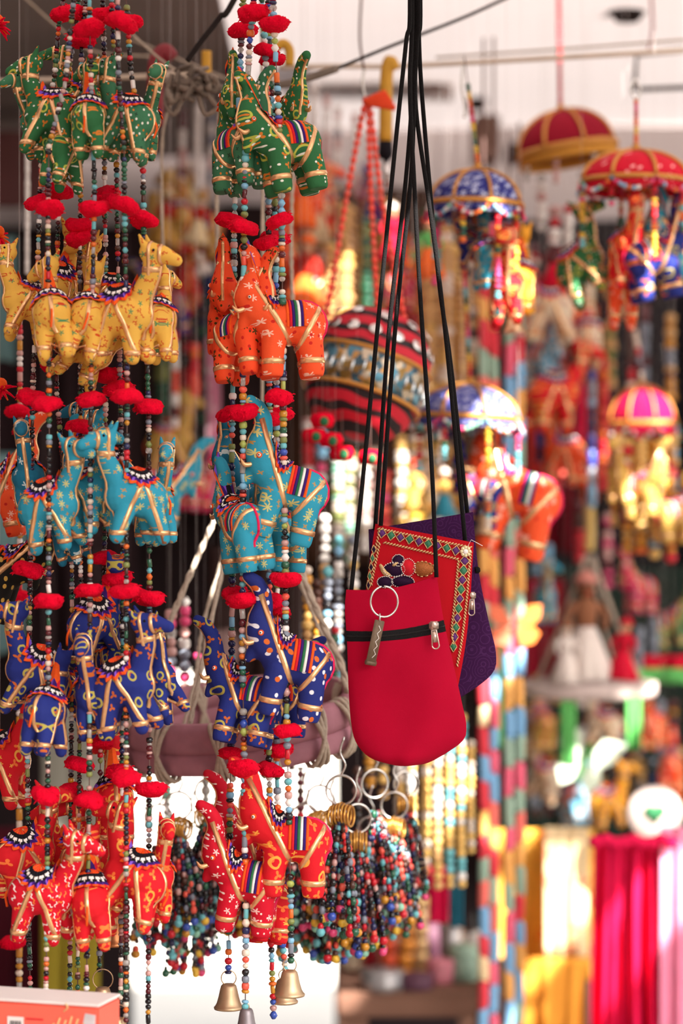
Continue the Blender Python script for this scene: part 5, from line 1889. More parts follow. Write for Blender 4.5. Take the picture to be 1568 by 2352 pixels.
MB().ball((-.008, .004, .008), .0115, GREENT, 10, 6, (1, 1, .5)).ball((.008, .004, .008), .0115, GREENT, 10, 6, (1, 1, .5)).lathe([(0, -.02), (.016, 0), (.014, .004), (0, .006)], GREENT, 12, Matrix.Translation((0, 0, .008)) @ Matrix.Rotation(math.radians(-90), 4, 'X') @ Matrix.Diagonal((1, .4, 1, 1))).build('heart', hp)

# ------------------------------------------------------------------ garments, cloths and added dark backdrops
RECESSBLACK = mat('recess_black', '#17141a', .95, 0, .3, 10)
WINEC = mat('wine_cloth', '#4a1420', .95, 0, .3, 10)
RECESSGREEN = mat('recess_green', '#1f2c26', .95, 0, .3, 10)
TEALC = mat('pale_teal_cloth', '#7fa3a6', .9, 0, .25, 8)
GREYC = mat('grey_cloth', '#8f8d82', .9, 0, .1, 8)
OLIVEC = mat('olive_cloth', '#8a7a26', .9, 0, .15, 10)
for a in [  # back-wall sheets are added, their dark colours standing for the unlit depth
    ('black backdrop cloth added for the dark recess at the right', 1150, 505, 1640, 1480, 5.35, RECESSBLACK, 7, .02),
    ('dark green backdrop cloth added for the dark below the black one', 1120, 1300, 1640, 2000, 5.30, RECESSGREEN, 6, .02),
    ('wine red cloth hung at the back behind the lilac umbrella', 1240, 930, 1345, 1270, 4.7, MARC, 3, .02),
    ('wine red cloth hung behind the swing tray', 1200, 1330, 1300, 1560, 4.8, mat('crimson_dark_cloth', '#8e0f28', .9, 0, .3, 12), 3, .02),
    ('dark brown backdrop cloth added for the dark behind the mirror drum', 640, 430, 1120, 1300, 5.3, mat('recess_brown', '#4a3226', .95, 0, .35, 9), 6, .02),
    ('dark backdrop cloth added for the dark behind the elephant column', 300, 470, 660, 1180, 5.28, mat('recess_umber', '#2c2020', .95, 0, .35, 9), 6, .02),
    ('dark brown bag cloth hanging behind the navy elephants', 478, 1255, 700, 1570, 3.4, mat('dark_leather', '#2a1a18', .7, 0, .3, 14), 3, .015),
    ('wine backdrop cloth added for the dark behind the camel column', -60, 520, 310, 1500, 5.25, mat('recess_dusk', '#35262a', .95, 0, .35, 9), 6, .02),
    ('wine red cloth in the lower left corner behind the red camels', -60, 1900, 130, 2480, 4.0, WINEC, 4, .02),
    ('pale teal cloth at the left edge behind the yellow camels', -30, 540, 38, 830, 4.2, TEALC, 3, .01),
    ('pale teal cloth at the left edge behind the turquoise camels', -20, 1040, 60, 1500, 4.25, TEALC, 3, .01),
    ('grey green cloth behind the navy and red camels', 95, 1560, 300, 2080, 4.0, GREYC, 2, .01),
    ('olive cloth behind the strand ends at lower left', 95, 2060, 228, 2480, 3.9, OLIVEC, 2, .01),
    ('pink flower print cloth strip left of the orange elephants', 474, 775, 506, 1160, 4.2, printed('pink_print', '#d88aa6', [('petal', '#f2dfe4', 40, .3, .3, 2, 5), ('petal', '#b8205a', 55, .25, .5, 5, 4)], flat=True), 1, .006),
    ('yellow block-printed cloth in the lower right', 1130, 1905, 1365, 2250, 4.35, YELC, 4, .014),
    ('pale block-printed cloth over the yellow one', 1250, 1900, 1352, 2200, 4.30, PALEP, 2, .010),
    ('plain orange cloth below the block-printed cloth', 1150, 2200, 1345, 2480, 4.25, mat('saffron_cloth', '#e69a3a', .9, 0, .15, 14), 3, .014),
    ('bright pink dress hanging at the lower right', 1362, 1925, 1530, 2500, 3.85, PINKC, 4, .034, 'dress', 'pink_dress', .12),
    ('pale pink strip standing for the sunlit right edge of the pink dress', 1515, 1900, 1600, 2500, 3.83, mat('sunlit_rose', '#e88aa8', .85, 0, .12, 20), 2, .012),  # pale strip: sun on the dress edge put into its colour
    ('teal cloth strip under the gold chains', 1032, 2010, 1064, 2130, 3.75, mat('teal_cloth', '#1f5566', .9, 0, .2, 20), 1, .006),
    ('cerise cloth strip beside the teal strip under the gold chains', 985, 1990, 1030, 2120, 3.78, PINKC, 1, .008),
    ('green cloth strip behind the cloth roll garlands', 1135, 1480, 1175, 1720, 4.2, GREENC, 1, .006),
    ('red cloth hung right of the cloth roll garlands', 1212, 850, 1290, 1120, 4.35, mat('warm_red_print_cloth', '#c9403c', .9, 0, .3, 30), 2, .015),
    ('blue and red twisted scarf right of the lilac umbrella', 1335, 700, 1372, 1150, 4.4, mat('rust_cloth', '#b5502e', .9, 0, .3, 30), 1, .01),
    ('cerise cloth panel between the scarf and the small umbrella', 1322, 880, 1345, 1010, 4.3, PINKC, 1, .008),
    ('pale red striped cloth below the rearing green camel', 1205, 655, 1320, 760, 4.2, printed('red_cream_print', '#c9563c', [('squig', '#ecd0b8', 30, .4, .1, 2, 0)], flat=True), 2, .02),
    ('red cushion cloth at the right edge beside the swing tray', 1475, 1505, 1640, 1545, 4.5, CRIMC, 2, .02),
    ('green cloth edge at the right below the red cushion', 1440, 1535, 1640, 1570, 4.48, GREENC, 2, .02),
    ('light blue sash slanting behind the lilac umbrella', 1222, 770, 1262, 900, 4.3, mat('sky_cloth', '#5c98b4', .9, 0, .2, 30), 1, .01),
]:
    cloth(*a)
# bodice ruffle of the dress
dr = MB()
dp = P(1452, 1932, 3.82)
for k in range(9):
    dr.ball((-.058 + .0145 * k, -.006, .003 * math.sin(k * 2)), .013, PINKC, 10, 6, (1, .7, .8))
o = dr.build('dress_ruffle')
o.location = dp
tag(o, 'gathered ruffle along the top of the pink dress', 'ruffle')

# ------------------------------------------------------------------ garlands behind: tan flower strings, gold chains, pale strings
PT = 'tan tan gold tan'
g_list = [
    (758, 560, 900, 4.0, 30, PT, 'disc', 'tan flower string between the orange elephants and the orange beads'),
    (790, 470, 730, 4.05, 42, PT, 'disc', 'thick tan flower string left of the mirror-work drum cords'),
    (845, 500, 740, 4.1, 34, 'green green forest'.replace('forest', 'olive'), 'disc', 'dark green leaf string between the orange bead cords'),
    (985, 560, 900, 4.0, 44, PT, 'disc', 'thick tan flower string under the upper blue umbrella'),
    (1022, 520, 880, 4.0, 40, 'tan gold cream tan', 'disc', 'tan and cream flower string above the lilac umbrella'),
    (1060, 640, 880, 4.05, 36, PT, 'disc', 'tan flower string left of the cloth roll garlands'),
    (950, 560, 760, 4.1, 26, 'orange red amber', 'round disc', 'orange flower string right of the black straps'),
    (905, 520, 700, 4.1, 26, 'red orange maroon navy', 'round disc', 'red and navy flower string behind the black straps'),
    (1000, 980, 1230, 4.0, 34, 'cream white tan', 'disc', 'cream flower string above the purple pouch'),
    (955, 1000, 1200, 4.0, 36, 'gold cream yellow', 'disc', 'gold flower string between the black straps'),
    (920, 1000, 1200, 3.95, 30, 'cream gold white', 'disc round', 'pale gold flower string above the embroidered pouch'),
    (775, 1050, 1260, 3.9, 28, 'cream olive white mint', 'disc', 'cream and olive bead string right of the turquoise elephants'),
    (805, 1040, 1300, 3.92, 28, 'cream olive cream mint', 'disc', 'twin cream and olive bead string left of the crimson pouch strap'),
    (838, 1060, 1250, 3.9, 24, 'cream rose white', 'round', 'pale rose bead string behind the left black strap'),
    (880, 1080, 1210, 3.8, 36, 'coral pink red', 'disc round', 'coral flower string behind the crossing black straps'),
    (735, 890, 1120, 3.8, 26, 'pink rose white sky maroon', 'round disc', 'pink and blue bead string under the felt flowers'),
    (705, 960, 1150, 4.0, 26, 'pink white rose red', 'disc round', 'pink and white bead string right of the turquoise trunk'),
    (945, 1740, 1990, 3.6, 22, 'gold cream white', 'round barrel', 'gold chain below the right side of the crimson pouch'),
    (975, 1700, 2000, 3.55, 24, 'gold cream gold', 'barrel round', 'gold chain below the purple pouch, left one'),
    (1005, 1690, 2030, 3.52, 24, 'gold tan cream', 'barrel round', 'gold chain below the purple pouch, second from left'),
    (1033, 1680, 2040, 3.55, 22, 'gold cream turq', 'barrel round', 'gold and turquoise chain below the purple pouch'),
    (1060, 1640, 2040, 3.58, 22, 'gold gold white turq', 'barrel round', 'gold chain beside the left cloth roll garland'),
    (1082, 1700, 1960, 3.62, 20, 'gold cream', 'round', 'thin gold chain touching the left cloth roll garland'),
    (915, 1700, 1960, 3.7, 24, 'cream white gold', 'round barrel', 'cream chain behind the tassels under the crimson pouch'),
    (420, 250, 430, 4.2, 20, 'white rose white maroon', 'long barrel', 'white tube string left of the green elephants'),
    (455, 240, 430, 4.2, 22, 'white white rose', 'long', 'white tube string beside the dark stick'),
    (485, 260, 420, 4.25, 18, 'rose white grey', 'long', 'pale rose tube string just left of the green elephants'),
    (690, 200, 460, 4.2, 22, 'rose white maroon red', 'long round', 'rose and maroon string right of the green elephants'),
    (720, 190, 470, 4.25, 24, 'white rose white maroon', 'long round', 'white tube string left of the orange cord'),
    (750, 220, 470, 4.3, 20, 'rose white maroon', 'long', 'rose tube string left of the bow'),
    (775, 240, 470, 4.3, 20, 'white grey tan rose', 'long round', 'pale tube string just beside the left orange bead cord'),
    (815, 260, 430, 4.3, 18, 'rose white', 'long', 'pale tube string between the orange bead cords'),
    (375, 560, 1060, 4.3, 30, 'green olive green brown', 'disc barrel', 'dark green string right of the yellow camels'),
    (402, 760, 960, 4.0, 18, 'red white coral maroon', 'long round', 'red and white tube string right of the camel column'),
    (428, 600, 1000, 4.4, 26, 'maroon brown red black', 'disc round', 'maroon string in the gap between camels and elephants'),
    (448, 790, 900, 3.9, 22, 'coral red orange', 'barrel', 'short orange red string in the gap beside the pink strip'),
    (465, 620, 1050, 4.5, 24, 'black navy brown green', 'disc round', 'dark string left of the orange elephants'),
    (410, 900, 1070, 4.2, 26, 'amber tan white brown', 'disc round', 'amber string above the lone turquoise elephant'),
    (1300, 990, 1010, 4.3, 20, 'white', 'round', 'single white bead above the wine red cloth'),
    (1262, 800, 1090, 4.2, 40, 'red coral orange pink', 'disc', 'red flower string right of the cloth roll garlands'),
    (1290, 780, 1080, 4.25, 28, 'coral red white amber', 'disc round', 'coral flower string left of the blue sash'),
    (1240, 880, 1060, 4.2, 22, 'blue navy sky', 'round long', 'blue bead string right of the lilac umbrella'),
    (1358, 800, 1150, 4.2, 24, 'blue navy sky grey', 'long round', 'blue bead string left of the small cerise umbrella'),
    (1385, 820, 1120, 4.2, 24, 'red orange coral', 'round disc', 'red bead string beside the small cerise umbrella'),
    (1450, 560, 880, 4.3, 22, 'maroon cream brown red', 'long round', 'maroon string above the small cerise umbrella'),
    (1480, 700, 890, 4.35, 26, 'rose grey maroon', 'long round', 'grey rose string above the cerise umbrella at right'),
    (1540, 720, 900, 4.3, 26, 'grey amber maroon tan', 'round disc', 'amber and grey string at the right edge above the cerise umbrella'),
    (1275, 470, 600, 3.9, 30, 'maroon white red rose', 'round disc', 'red and white string under the dark red umbrella'),
    (1305, 470, 640, 3.9, 24, 'white grey red', 'round long', 'pale string under the middle of the dark red umbrella'),
    (1242, 400, 520, 3.85, 26, 'white clear rose', 'round', 'clear bead string under the left of the dark red umbrella'),
    (1340, 390, 480, 3.85, 26, 'white clear cream', 'round', 'clear bead string under the right of the dark red umbrella'),
    (1410, 1000, 1200, 3.95, 22, 'gold amber olive', 'round disc', 'gold bead string under the left of the cerise umbrella'),
    (1440, 1010, 1260, 3.95, 28, 'gold amber red', 'round disc', 'gold bead string under the cerise umbrella, second from left'),
    (1470, 1010, 1270, 3.95, 32, 'gold gold amber orange', 'disc round', 'thick gold bead string under the cerise umbrella'),
    (1503, 1010, 1280, 3.95, 30, 'gold amber sky gold', 'disc round', 'gold and blue bead string under the cerise umbrella'),
    (1540, 1000, 1270, 3.95, 28, 'gold tan amber red', 'disc round', 'gold bead string at the right edge below the cerise umbrella'),
    (1255, 1250, 1420, 4.6, 30, 'grey sky white', 'long', 'grey blue string left of the swing tray cords'),
    (1470, 1440, 1560, 4.6, 24, 'grey rose maroon', 'long', 'grey string right of the swing tray'),
    (1500, 1420, 1560, 4.6, 22, 'rose grey red', 'long', 'rose string at the right above the red cushions'),
    (45, 700, 1360, 2.76, 15, 'cream amber white rose red', 'round barrel long', 'cream and amber bead string at the left edge'),
    (44, 1480, 2270, 2.76, 17, 'white clear amber white cream', 'barrel round long', 'white and amber bead string at the lower left edge'),
    (62, 160, 620, 3.2, 12, 'white', 'long', 'thin white tube string at the far left behind the green camels'),
]
# dense small goods in the dark below the swing tray and in the middle of the stall
DENSE = [('brown tan black grey', 'round disc', 'brown'), ('maroon amber brown black', 'round disc barrel', 'amber and maroon'), ('grey black white brown', 'long round', 'grey'),
         ('tan gold brown orange', 'disc round', 'gold and brown'), ('olive green black tan', 'disc round', 'olive'), ('navy plum grey black'.replace('plum', 'maroon'), 'round long', 'navy and grey')]
spots = ['left of the green streamers', 'between the green streamers', 'right of the green streamers', 'at the right edge', 'above the yellow cloth', 'over the pink dress']
dk = 0
for row, (ya, yb) in enumerate(((1610, 1740), (1725, 1880))):
    for c_ in range(12):
        x = 1215 + c_ * 30 + (row * 14)
        pal, sh, nm = DENSE[(c_ * 5 + row * 2) % 6]
        place = ('under the swing tray' if row == 0 else 'above the dress')
        g_list.append((x, ya + R.uniform(-10, 20), yb + R.uniform(-30, 10), 4.75 + .04 * (c_ % 3), R.uniform(20, 30), pal, sh, '%s trinket string %s, %s from the garlands' % (nm, place, 'nearest,second,third,fourth,fifth,sixth,seventh,eighth,ninth,tenth,eleventh,furthest'.split(',')[c_])))
for k, (x, ya, yb, d, w, pal, lab) in enumerate([
    (672, 480, 760, 4.25, 30, 'orange coral amber', 'orange flower string just right of the elephant column'),
    (742, 500, 760, 4.3, 34, 'tan cream amber', 'cream flower string left of the thick tan one'),
    (815, 480, 720, 4.3, 34, 'tan tan amber', 'tan flower string behind the middle orange bead cord'),
    (872, 500, 730, 4.3, 30, 'tan brown gold', 'brown flower string right of the leaf string'),
    (930, 540, 720, 4.2, 28, 'amber red orange', 'amber flower string behind the right black straps'),
    (1040, 560, 900, 4.2, 36, 'tan gold tan', 'tan flower string under the upper blue umbrella at right'),
    (1085, 600, 880, 4.25, 32, 'tan brown cream', 'brown flower string touching the cloth roll garlands'),
    (1000, 900, 1000, 4.3, 40, 'gold tan', 'short gold flower string behind the lilac umbrella'),
    (860, 1030, 1210, 4.1, 32, 'white cream rose', 'white flower string behind the left straps'),
    (980, 1010, 1230, 4.15, 34, 'gold cream tan', 'gold flower string right of the crossing straps'),
    (1040, 1000, 1200, 4.2, 34, 'tan gold amber', 'tan flower string beside the navy elephant'),
    (352, 440, 600, 4.4, 34, 'gold brown tan', 'old gold string right of the yellow camels'),
    (386, 430, 620, 4.45, 36, 'amber gold cream brown', 'amber string behind the gold puppet'),
    (425, 420, 600, 4.4, 34, 'gold red brown tan', 'gold and red string in the gap between the columns'),
    (462, 430, 620, 4.45, 34, 'tan cream amber maroon', 'tan string just left of the orange elephants'),
    (1225, 560, 780, 4.5, 30, 'red maroon cream', 'maroon string right of the yellow camel'),
    (1400, 640, 900, 4.5, 30, 'olive tan maroon', 'olive string below the scarlet umbrella'),
    (1330, 1150, 1290, 4.5, 30, 'maroon red brown', 'maroon string above the swing tray at left'),
    (1395, 1180, 1340, 4.5, 26, 'pink maroon rose', 'rose string above the swing tray at right'),
    (1230, 1100, 1330, 4.6, 28, 'grey sky brown', 'grey string behind the orange elephant bell'),
    (670, 1560, 1760, 3.2, 22, 'maroon rose brown', 'rose string behind the right lashing of the hoop'),
    (850, 1690, 1800, 3.3, 26, 'amber gold brown', 'amber string just under the crimson pouch'),
    (880, 1700, 1830, 3.35, 26, 'gold tan brown', 'gold string under the middle of the crimson pouch'),
]):
    g_list.append((x, ya, yb, d, w, pal, 'disc round disc', lab))
for (x, y0, y1, d, sz, pal, sh, lab) in g_list:
    garland(lab, x, y0, y1, d, sz, pal, sh, 'bead string', 'bead_string', 'strings in the stall behind', 0, single=False, hang=True)
for i, (x, y) in enumerate([(42, 945), (58, 985), (40, 1372), (28, 2165)]):
    o = link('pompom', POMS[i], None, P(x, y, 2.75), (R.uniform(-.2, .2), R.uniform(-.2, .2), 0))
    tag(o, 'red pompom on the left edge string ' + ['beside the turquoise tier pompoms', 'just below another pompom', 'beside the navy camel head', 'near the olive cloth'][i], 'pompom', 'pompoms at the left edge')
for i, (x, y) in enumerate([(-4, 545), (2, 895), (-6, 60)]):
    tf = thing('tassel_flower', 'red yarn tassel poking in at the left edge ' + ['above the yellow camels', 'left of the red pompoms', 'at the top corner'][i], 'tassel', P(x, y, 2.6))
    mb = MB()
    for k in range(26):
        a, b = R.uniform(0, 6.28), R.uniform(-.6, .9)
        e = Vector((math.cos(a) * math.cos(b), math.sin(a) * math.cos(b), -math.sin(b))) * R.uniform(.010, .019)
        mb.tube([(0, 0, 0), e * .6, e + Vector((0, 0, -.002))], [.002, .0015, .0008], REDYARN if k % 4 else ORANGE, 5)
    mb.build('yarn', tf)['kind'] = 'stuff'
    MB().ball((0, 0, .006), .007, ORANGE, 10, 6).build('knot', tf)

# ------------------------------------------------------------------ puppets and dolls in the depth of the stall
GOLDC = mat('old_gold_cloth', '#b98a3c', .6, .2, .3, 60)
REDC = mat('brick_red_cloth', '#a82a20', .85, 0, .25, 60)
ORC = mat('orange_doll_cloth', '#ee6a2c', .85, 0, .2, 60)
CREAMC = mat('cream_doll_cloth', '#d9c39a', .85, 0, .2, 60)
for a in [
    ('gold-skirted puppet behind the green camel tier', 372, 560, 4.0, 130, GOLDC, REDC, CREAMC, 10, 8, 1),
    ('red-skirted puppet between camels and elephants', 412, 585, 4.1, 140, REDC, GOLDC, GOLDC, -20, -5, 1),
    ('cream puppet beside the dark hanging strings', 448, 560, 4.0, 120, CREAMC, REDC, GOLDC, 25, 10, 2),
    ('small red puppet just left of the orange elephants', 470, 600, 4.2, 130, REDC, CREAMC, REDC, 0, -8, 1),
    ('gold puppet highest behind the gap between the columns', 395, 480, 4.3, 110, GOLDC, CREAMC, REDC, 0, 12, 1),
    ('cream puppet right of the highest gold one', 440, 478, 4.35, 110, CREAMC, GOLDC, CREAMC, 15, -6, 1),
    ('navy and white doll left of the orange elephants', 490, 680, 4.0, 110, mat('navy_cloth', '#23284a', .9), WHITEC, WHITEC, 0, -20, 2),
    ('orange doll right of the orange elephants, upper one', 690, 520, 4.0, 150, ORC, ORC, REDC, 10, 5, 0),
    ('orange doll right of the orange elephants, lower one', 695, 720, 3.95, 190, ORC, REDC, ORC, -15, 4, 0),
    ('cream doll between the tan strings and the orange doll', 725, 560, 4.1, 150, CREAMC, CREAMC, REDC, 10, 0, 2),
    ('red doll left of the orange bead cord', 722, 700, 4.15, 130, REDC, GREENC, REDC, 0, 0, 0),
    ('red puppet with a white turban behind the black straps', 900, 600, 3.9, 140, CRIMC, CRIMC, WHITEC, 0, 0, 0),
    ('orange puppet right of the black straps', 985, 640, 3.85, 150, ORC, GREENC, REDC, 10, 0, 0),
    ('crimson puppet under the dark red umbrella', 1272, 660, 4.0, 120, CRIMC, MARC, CRIMC, 0, 0, 1),
    ('teal puppet behind the tan strings above the purple pouch', 1020, 1190, 3.85, 120, mat('teal_doll_cloth', '#2f7f93', .9), GOLDC, WHITEC, 0, 0, 0),
    ('gold puppet above the left of the embroidered pouch', 950, 1180, 3.9, 130, GOLDC, GOLDC, REDC, 0, 0, 0),
]:
    puppet(*a)

# more toy animals hung deep in the stall
CERISEP = printed('cerise_print', '#c81850', [('petal', '#f2c6d0', 70, .3, .35, 3, 5)])
GOLDP = printed('gold_print', '#c29a4c', [('petal', '#7a3a20', 75, .3, .35, 3, 4)])
CREAMP = printed('cream_print', '#d9c8ae', [('petal', '#b03a30', 70, .3, .35, 3, 5)])
SKYP = printed('sky_print', '#6aa6c4', [('dot', '#f0ece4', 90, .2, .3, 3, 0)])
FP = {'orange': ORANGEP, 'red': REDP, 'cream': CREAMP, 'green': GREENP, 'gold': GOLDP, 'cerise': CERISEP, 'sky blue': SKYP, 'navy': NAVYP, 'yellow': SAFFRON, 'turquoise': TURQP}
for k, (kind, cn, px, py, d, sc, place) in enumerate([
    ('camel', 'orange', 700, 470, 4.1, 1.9, 'right of the green elephants, highest there'), ('elephant', 'red', 735, 480, 4.2, 1.8, 'under the rose tube strings'),
    ('camel', 'cream', 738, 640, 4.1, 1.8, 'left of the thick tan flower string'), ('elephant', 'orange', 700, 640, 4.0, 2.0, 'between two orange dolls'),
    ('camel', 'gold', 890, 560, 4.2, 1.8, 'behind the left black straps'), ('elephant', 'cerise', 925, 650, 4.1, 1.7, 'seen between the black straps'),
    ('camel', 'green', 975, 590, 4.1, 1.8, 'right of the black straps'), ('elephant', 'navy', 850, 470, 4.3, 1.8, 'between the middle and right orange cords'),
    ('camel', 'cream', 1255, 705, 4.1, 2.2, 'below the dark red umbrella'), ('elephant', 'red', 1300, 690, 4.2, 2.0, 'left of the rearing green camel'),
    ('elephant', 'sky blue', 1245, 820, 4.2, 2.0, 'right of the sage cloth rolls'), ('camel', 'red', 1275, 905, 4.15, 2.4, 'above the wine red cloth'),
    ('camel', 'cream', 1350, 770, 4.2, 2.1, 'under the green camel'), 
     ('camel', 'orange', 1295, 1040, 4.15, 2.0, 'hanging low beside the wine cloth'),
    ('elephant', 'navy', 385, 700, 4.1, 1.9, 'right of the yellow camels'), ('camel', 'red', 425, 640, 4.2, 2.0, 'in the dark gap between the columns'),
    ('camel', 'gold', 395, 1010, 4.1, 2.0, 'above the lone turquoise elephant'), ('elephant', 'cerise', 452, 1110, 4.0, 1.7, 'left of the turquoise elephants'),
    ('camel', 'gold', 400, 500, 4.1, 2.0, 'highest in the gap between the columns'), ('elephant', 'gold', 460, 520, 4.15, 2.0, 'left of the orange elephant trunks'),
    ('camel', 'gold', 1420, 1090, 3.9, 1.7, 'left under the cerise umbrella'), ('elephant', 'gold', 1475, 1120, 3.9, 1.8, 'under the middle of the cerise umbrella'),
     ('elephant', 'gold', 1545, 1180, 3.9, 1.8, 'low at the right edge'),
    ('elephant', 'gold', 1245, 1660, 4.6, 1.8, 'left of the left green streamer'), ('camel', 'cream', 1385, 1660, 4.6, 1.8, 'between the green streamers'),
    ('camel', 'orange', 1500, 1660, 4.6, 1.8, 'right of the right green streamer'), ('elephant', 'sky blue', 1318, 1840, 4.5, 1.6, 'below the pale green butterfly'),
    ('camel', 'yellow', 1400, 1840, 4.5, 1.8, 'above the pink dress'), ('elephant', 'orange', 1540, 1760, 4.6, 1.8, 'above the heart disc'),
    ('camel', 'cream', 1250, 1780, 4.6, 1.8, 'left of the pale green butterfly'), ('elephant', 'cerise', 1470, 1350, 4.7, 1.8, 'in the dark right of the swing cords'),
    ('camel', 'turquoise', 1250, 1370, 4.5, 1.8, 'left of the swing tray cords'), ('elephant', 'green', 1540, 1430, 4.7, 1.9, 'above the red cushion'),
]):
    animal(kind, k % 3, FP[cn], 0, px, py, d, (k * 67) % 360, (k * 13) % 20 - 6, sc * .62, '%s toy %s %s' % (cn, kind, place), 'toy animals deep in the stall', thread=ROOF_Z - .01 - P(px, py, d).z)

# ------------------------------------------------------------------ high up: sticks, ropes, handles, boxes, bracket
DARKSTICK = mat('dark_stick', '#2e2726', .85, 0, .3, 60, .4)
GREYSTICK = mat('grey_stick', '#6f6258', .9, 0, .3, 60, .4)
rope('dark knobbly stick slanting in from the top between the columns', [(800, -560), (552, -30), (505, 40), (462, 95), (430, 140)], 2.78, 2.82, 7, DARKSTICK, 'stick', 'stick')
rope('grey branch running level behind the green elephants', [(470, 200), (560, 205), (660, 192), (730, 172), (772, 158)], 2.95, 3.05, 9, GREYSTICK, 'branch', 'branch')
rope('thin black stick slanting up to the top right of the straps', [(772, 158), (900, 105), (1060, 42), (1170, -8)], 3.05, 3.2, 4, DARKSTICK, 'stick', 'stick')
rope('pale bamboo rod crossing behind the black straps', [(640, 154), (800, 152), (960, 150), (1568, 116), (1700, 110)], 3.35, 3.45, 6, mat('bamboo', '#cbb9a6', .7, 0, .2, 30), 'rod', 'rod')
rope('thin cord above the pale bamboo rod', [(1000, 132), (1300, 112), (1568, 92), (1700, 84)], 3.5, 3.5, 3, ROPE)
rope('pale rod running left from the knots to the red handle', [(-1390, 230), (260, 178), (340, 172), (430, 166)], 3.2, 3.2, 6, mat('bamboo', '#cbb9a6'), 'rod', 'rod')
rope('thin cord slanting behind the green camels', [(40, -20), (130, 60), (215, 118), (350, 130)], 3.2, 3.3, 4, ROPE)
rope('thin cord from the red handle up left to the strands', [(290, 66), (360, 130), (430, 180)], 3.0, 3.0, 3, ROPE)
rope('thin cord crossing behind the upper strands', [(300, 90), (420, 140), (540, 190)], 3.3, 3.3, 3, ROPE)
rope('grey cord hanging down from the knots to the yellow camels', [(400, 215), (372, 330), (375, 640)], 2.95, 2.98, 4, ROPE)
rope('thick grey cord hanging beside the green elephants', [(505, 240), (497, 400), (500, 640)], 2.95, 2.98, 6, ROPE)
rope('grey cord behind the rightmost elephant strand', [(672, 380), (668, 560), (672, 700)], 2.95, 2.95, 5, ROPE)
kn = MB()
KNOTROPE = mat('grey_rope', '#85766a', .95, 0, .35, 200, .8)
kq = random.Random(12)
for k in range(7):
    kc_ = Vector((kq.uniform(-30, 45), kq.uniform(-25, 25), 0))
    pts = [P(440 + kc_.x + kq.uniform(-34, 34), 192 + kc_.y + kq.uniform(-30, 34), 2.88 + kq.uniform(-.02, .02)) - P(440, 190, 2.88) for _ in range(7)]
    kn.tube(smooth_path(pts, 6), kq.uniform(4.5, 7.5) * K * 2.88, KNOTROPE if k % 3 else GREYSTICK, 7)
for pts in ([(395, 170), (380, 230), (400, 262), (430, 200)], [(470, 210), (505, 250), (530, 240), (510, 205)], [(455, 215), (470, 262), (500, 250)]):
    kn.tube(smooth_path([P(x, y, 2.88) - P(440, 190, 2.88) for x, y in pts], 6), 6 * K * 2.88, KNOTROPE, 7)
o = kn.build('rope_knot')
o.location = P(440, 190, 2.88)
tag(o, 'tangle of grey rope knots where the dark stick ends', 'knot')


def cane(label, pts, d, r, m, tip=None):
    root = thing('umbrella_handle', label, 'handle', P(*pts[0], d), group='hooked umbrella handles')
    b = root.location.copy()
    MB().tube([P(x, y, d) - b for x, y in [(p.x, p.y) for p in smooth_path([(x, y, 0) for x, y in pts], 6)]], r * K * d, m, 12).build('hook_handle', root)
    if tip:
        x, y = pts[0]
        MB().tube([P(x, y, d) - b, P(x, y + 30, d) - b, P(x, y + 40, d) - b], [r * K * d, r * 1.15 * K * d, r * .8 * K * d], BLACKT, 12).build('ferrule', root)
        MB().tube([P(x + 2, y + 40, d) - b, P(x + 4, y + 100, d) - b], r * .45 * K * d, MIRROR, 10).build('shaft', root)


YH = mat('yellow_handle', '#d09a28', .6, 0, .15, 60)
RH = mat('red_handle', '#7e1522', .6, 0, .15, 60)
cane('mustard hooked handle with black ferrule behind the black straps', [(885, 325), (886, 240), (888, 170), (895, 140), (905, 160)], 3.25, 15, YH, True)
cane('dark red hooked handle right of the green camels', [(358, 290), (356, 200), (360, 140), (378, 118), (394, 135)], 3.05, 19, RH)
cane('mustard hook behind the top of the elephant strands', [(664, 150), (664, 115), (650, 100), (632, 112)], 3.1, 11, YH)
cane('mustard handle beside the rope knots', [(475, 175), (474, 150), (474, 118)], 3.1, 11, YH)
BOXW = mat('brown_board', '#7b5a4b', .8, 0, .2, 12, .2)


def panel_box(name, label, px0, py0, px1, py1, d, m, cat, th=.12):
    a, b = P(px0, py0, d), P(px1, py1, d)
    o = MB().box((0, th / 2, 0), (b.x - a.x, th, a.z - b.z), m, None, .004).build(name, None, False)
    o.location = ((a.x + b.x) / 2, d, (a.z + b.z) / 2)
    return tag(o, label, cat)


wb_ = panel_box('roof_board', 'long brown board under the awning behind the mustard handle', 715, 100, 1040, 165, 4.9, BOXW, 'board')
for i, x in enumerate((985, 1008, 1030)):
    sp_ = P(x, 196, 4.95) - wb_.location
    MB().box(sp_, (.013, .03, 70 * K * 4.9), BOXW).build('slat', wb_, False)
panel_box('wooden_box', 'brown square box on the back wall left of the dark red umbrella', 1090, 262, 1148, 362, 5.1, BOXW, 'box', .15)
panel_box('box_lid', 'dark cap above the brown square box', 1076, 222, 1118, 238, 5.05, DARKSTICK, 'cap', .1)
panel_box('wall_lamp', 'small dark block at the left of the dark red umbrella', 1165, 325, 1190, 372, 5.0, DARKSTICK, 'block', .08)
panel_box('brown_crate', 'brown crate under the awning above the mustard hook', 690, 20, 760, 90, 4.7, mat('dusty_crate', '#6f5f60', .9, 0, .2, 10), 'crate', .2)
panel_box('grey_beam', 'grey beam at the upper left under the awning', -60, 66, 260, 98, 4.6, mat('grey_beam_paint', '#7b706f', .9, 0, .2, 8), 'beam', .1)
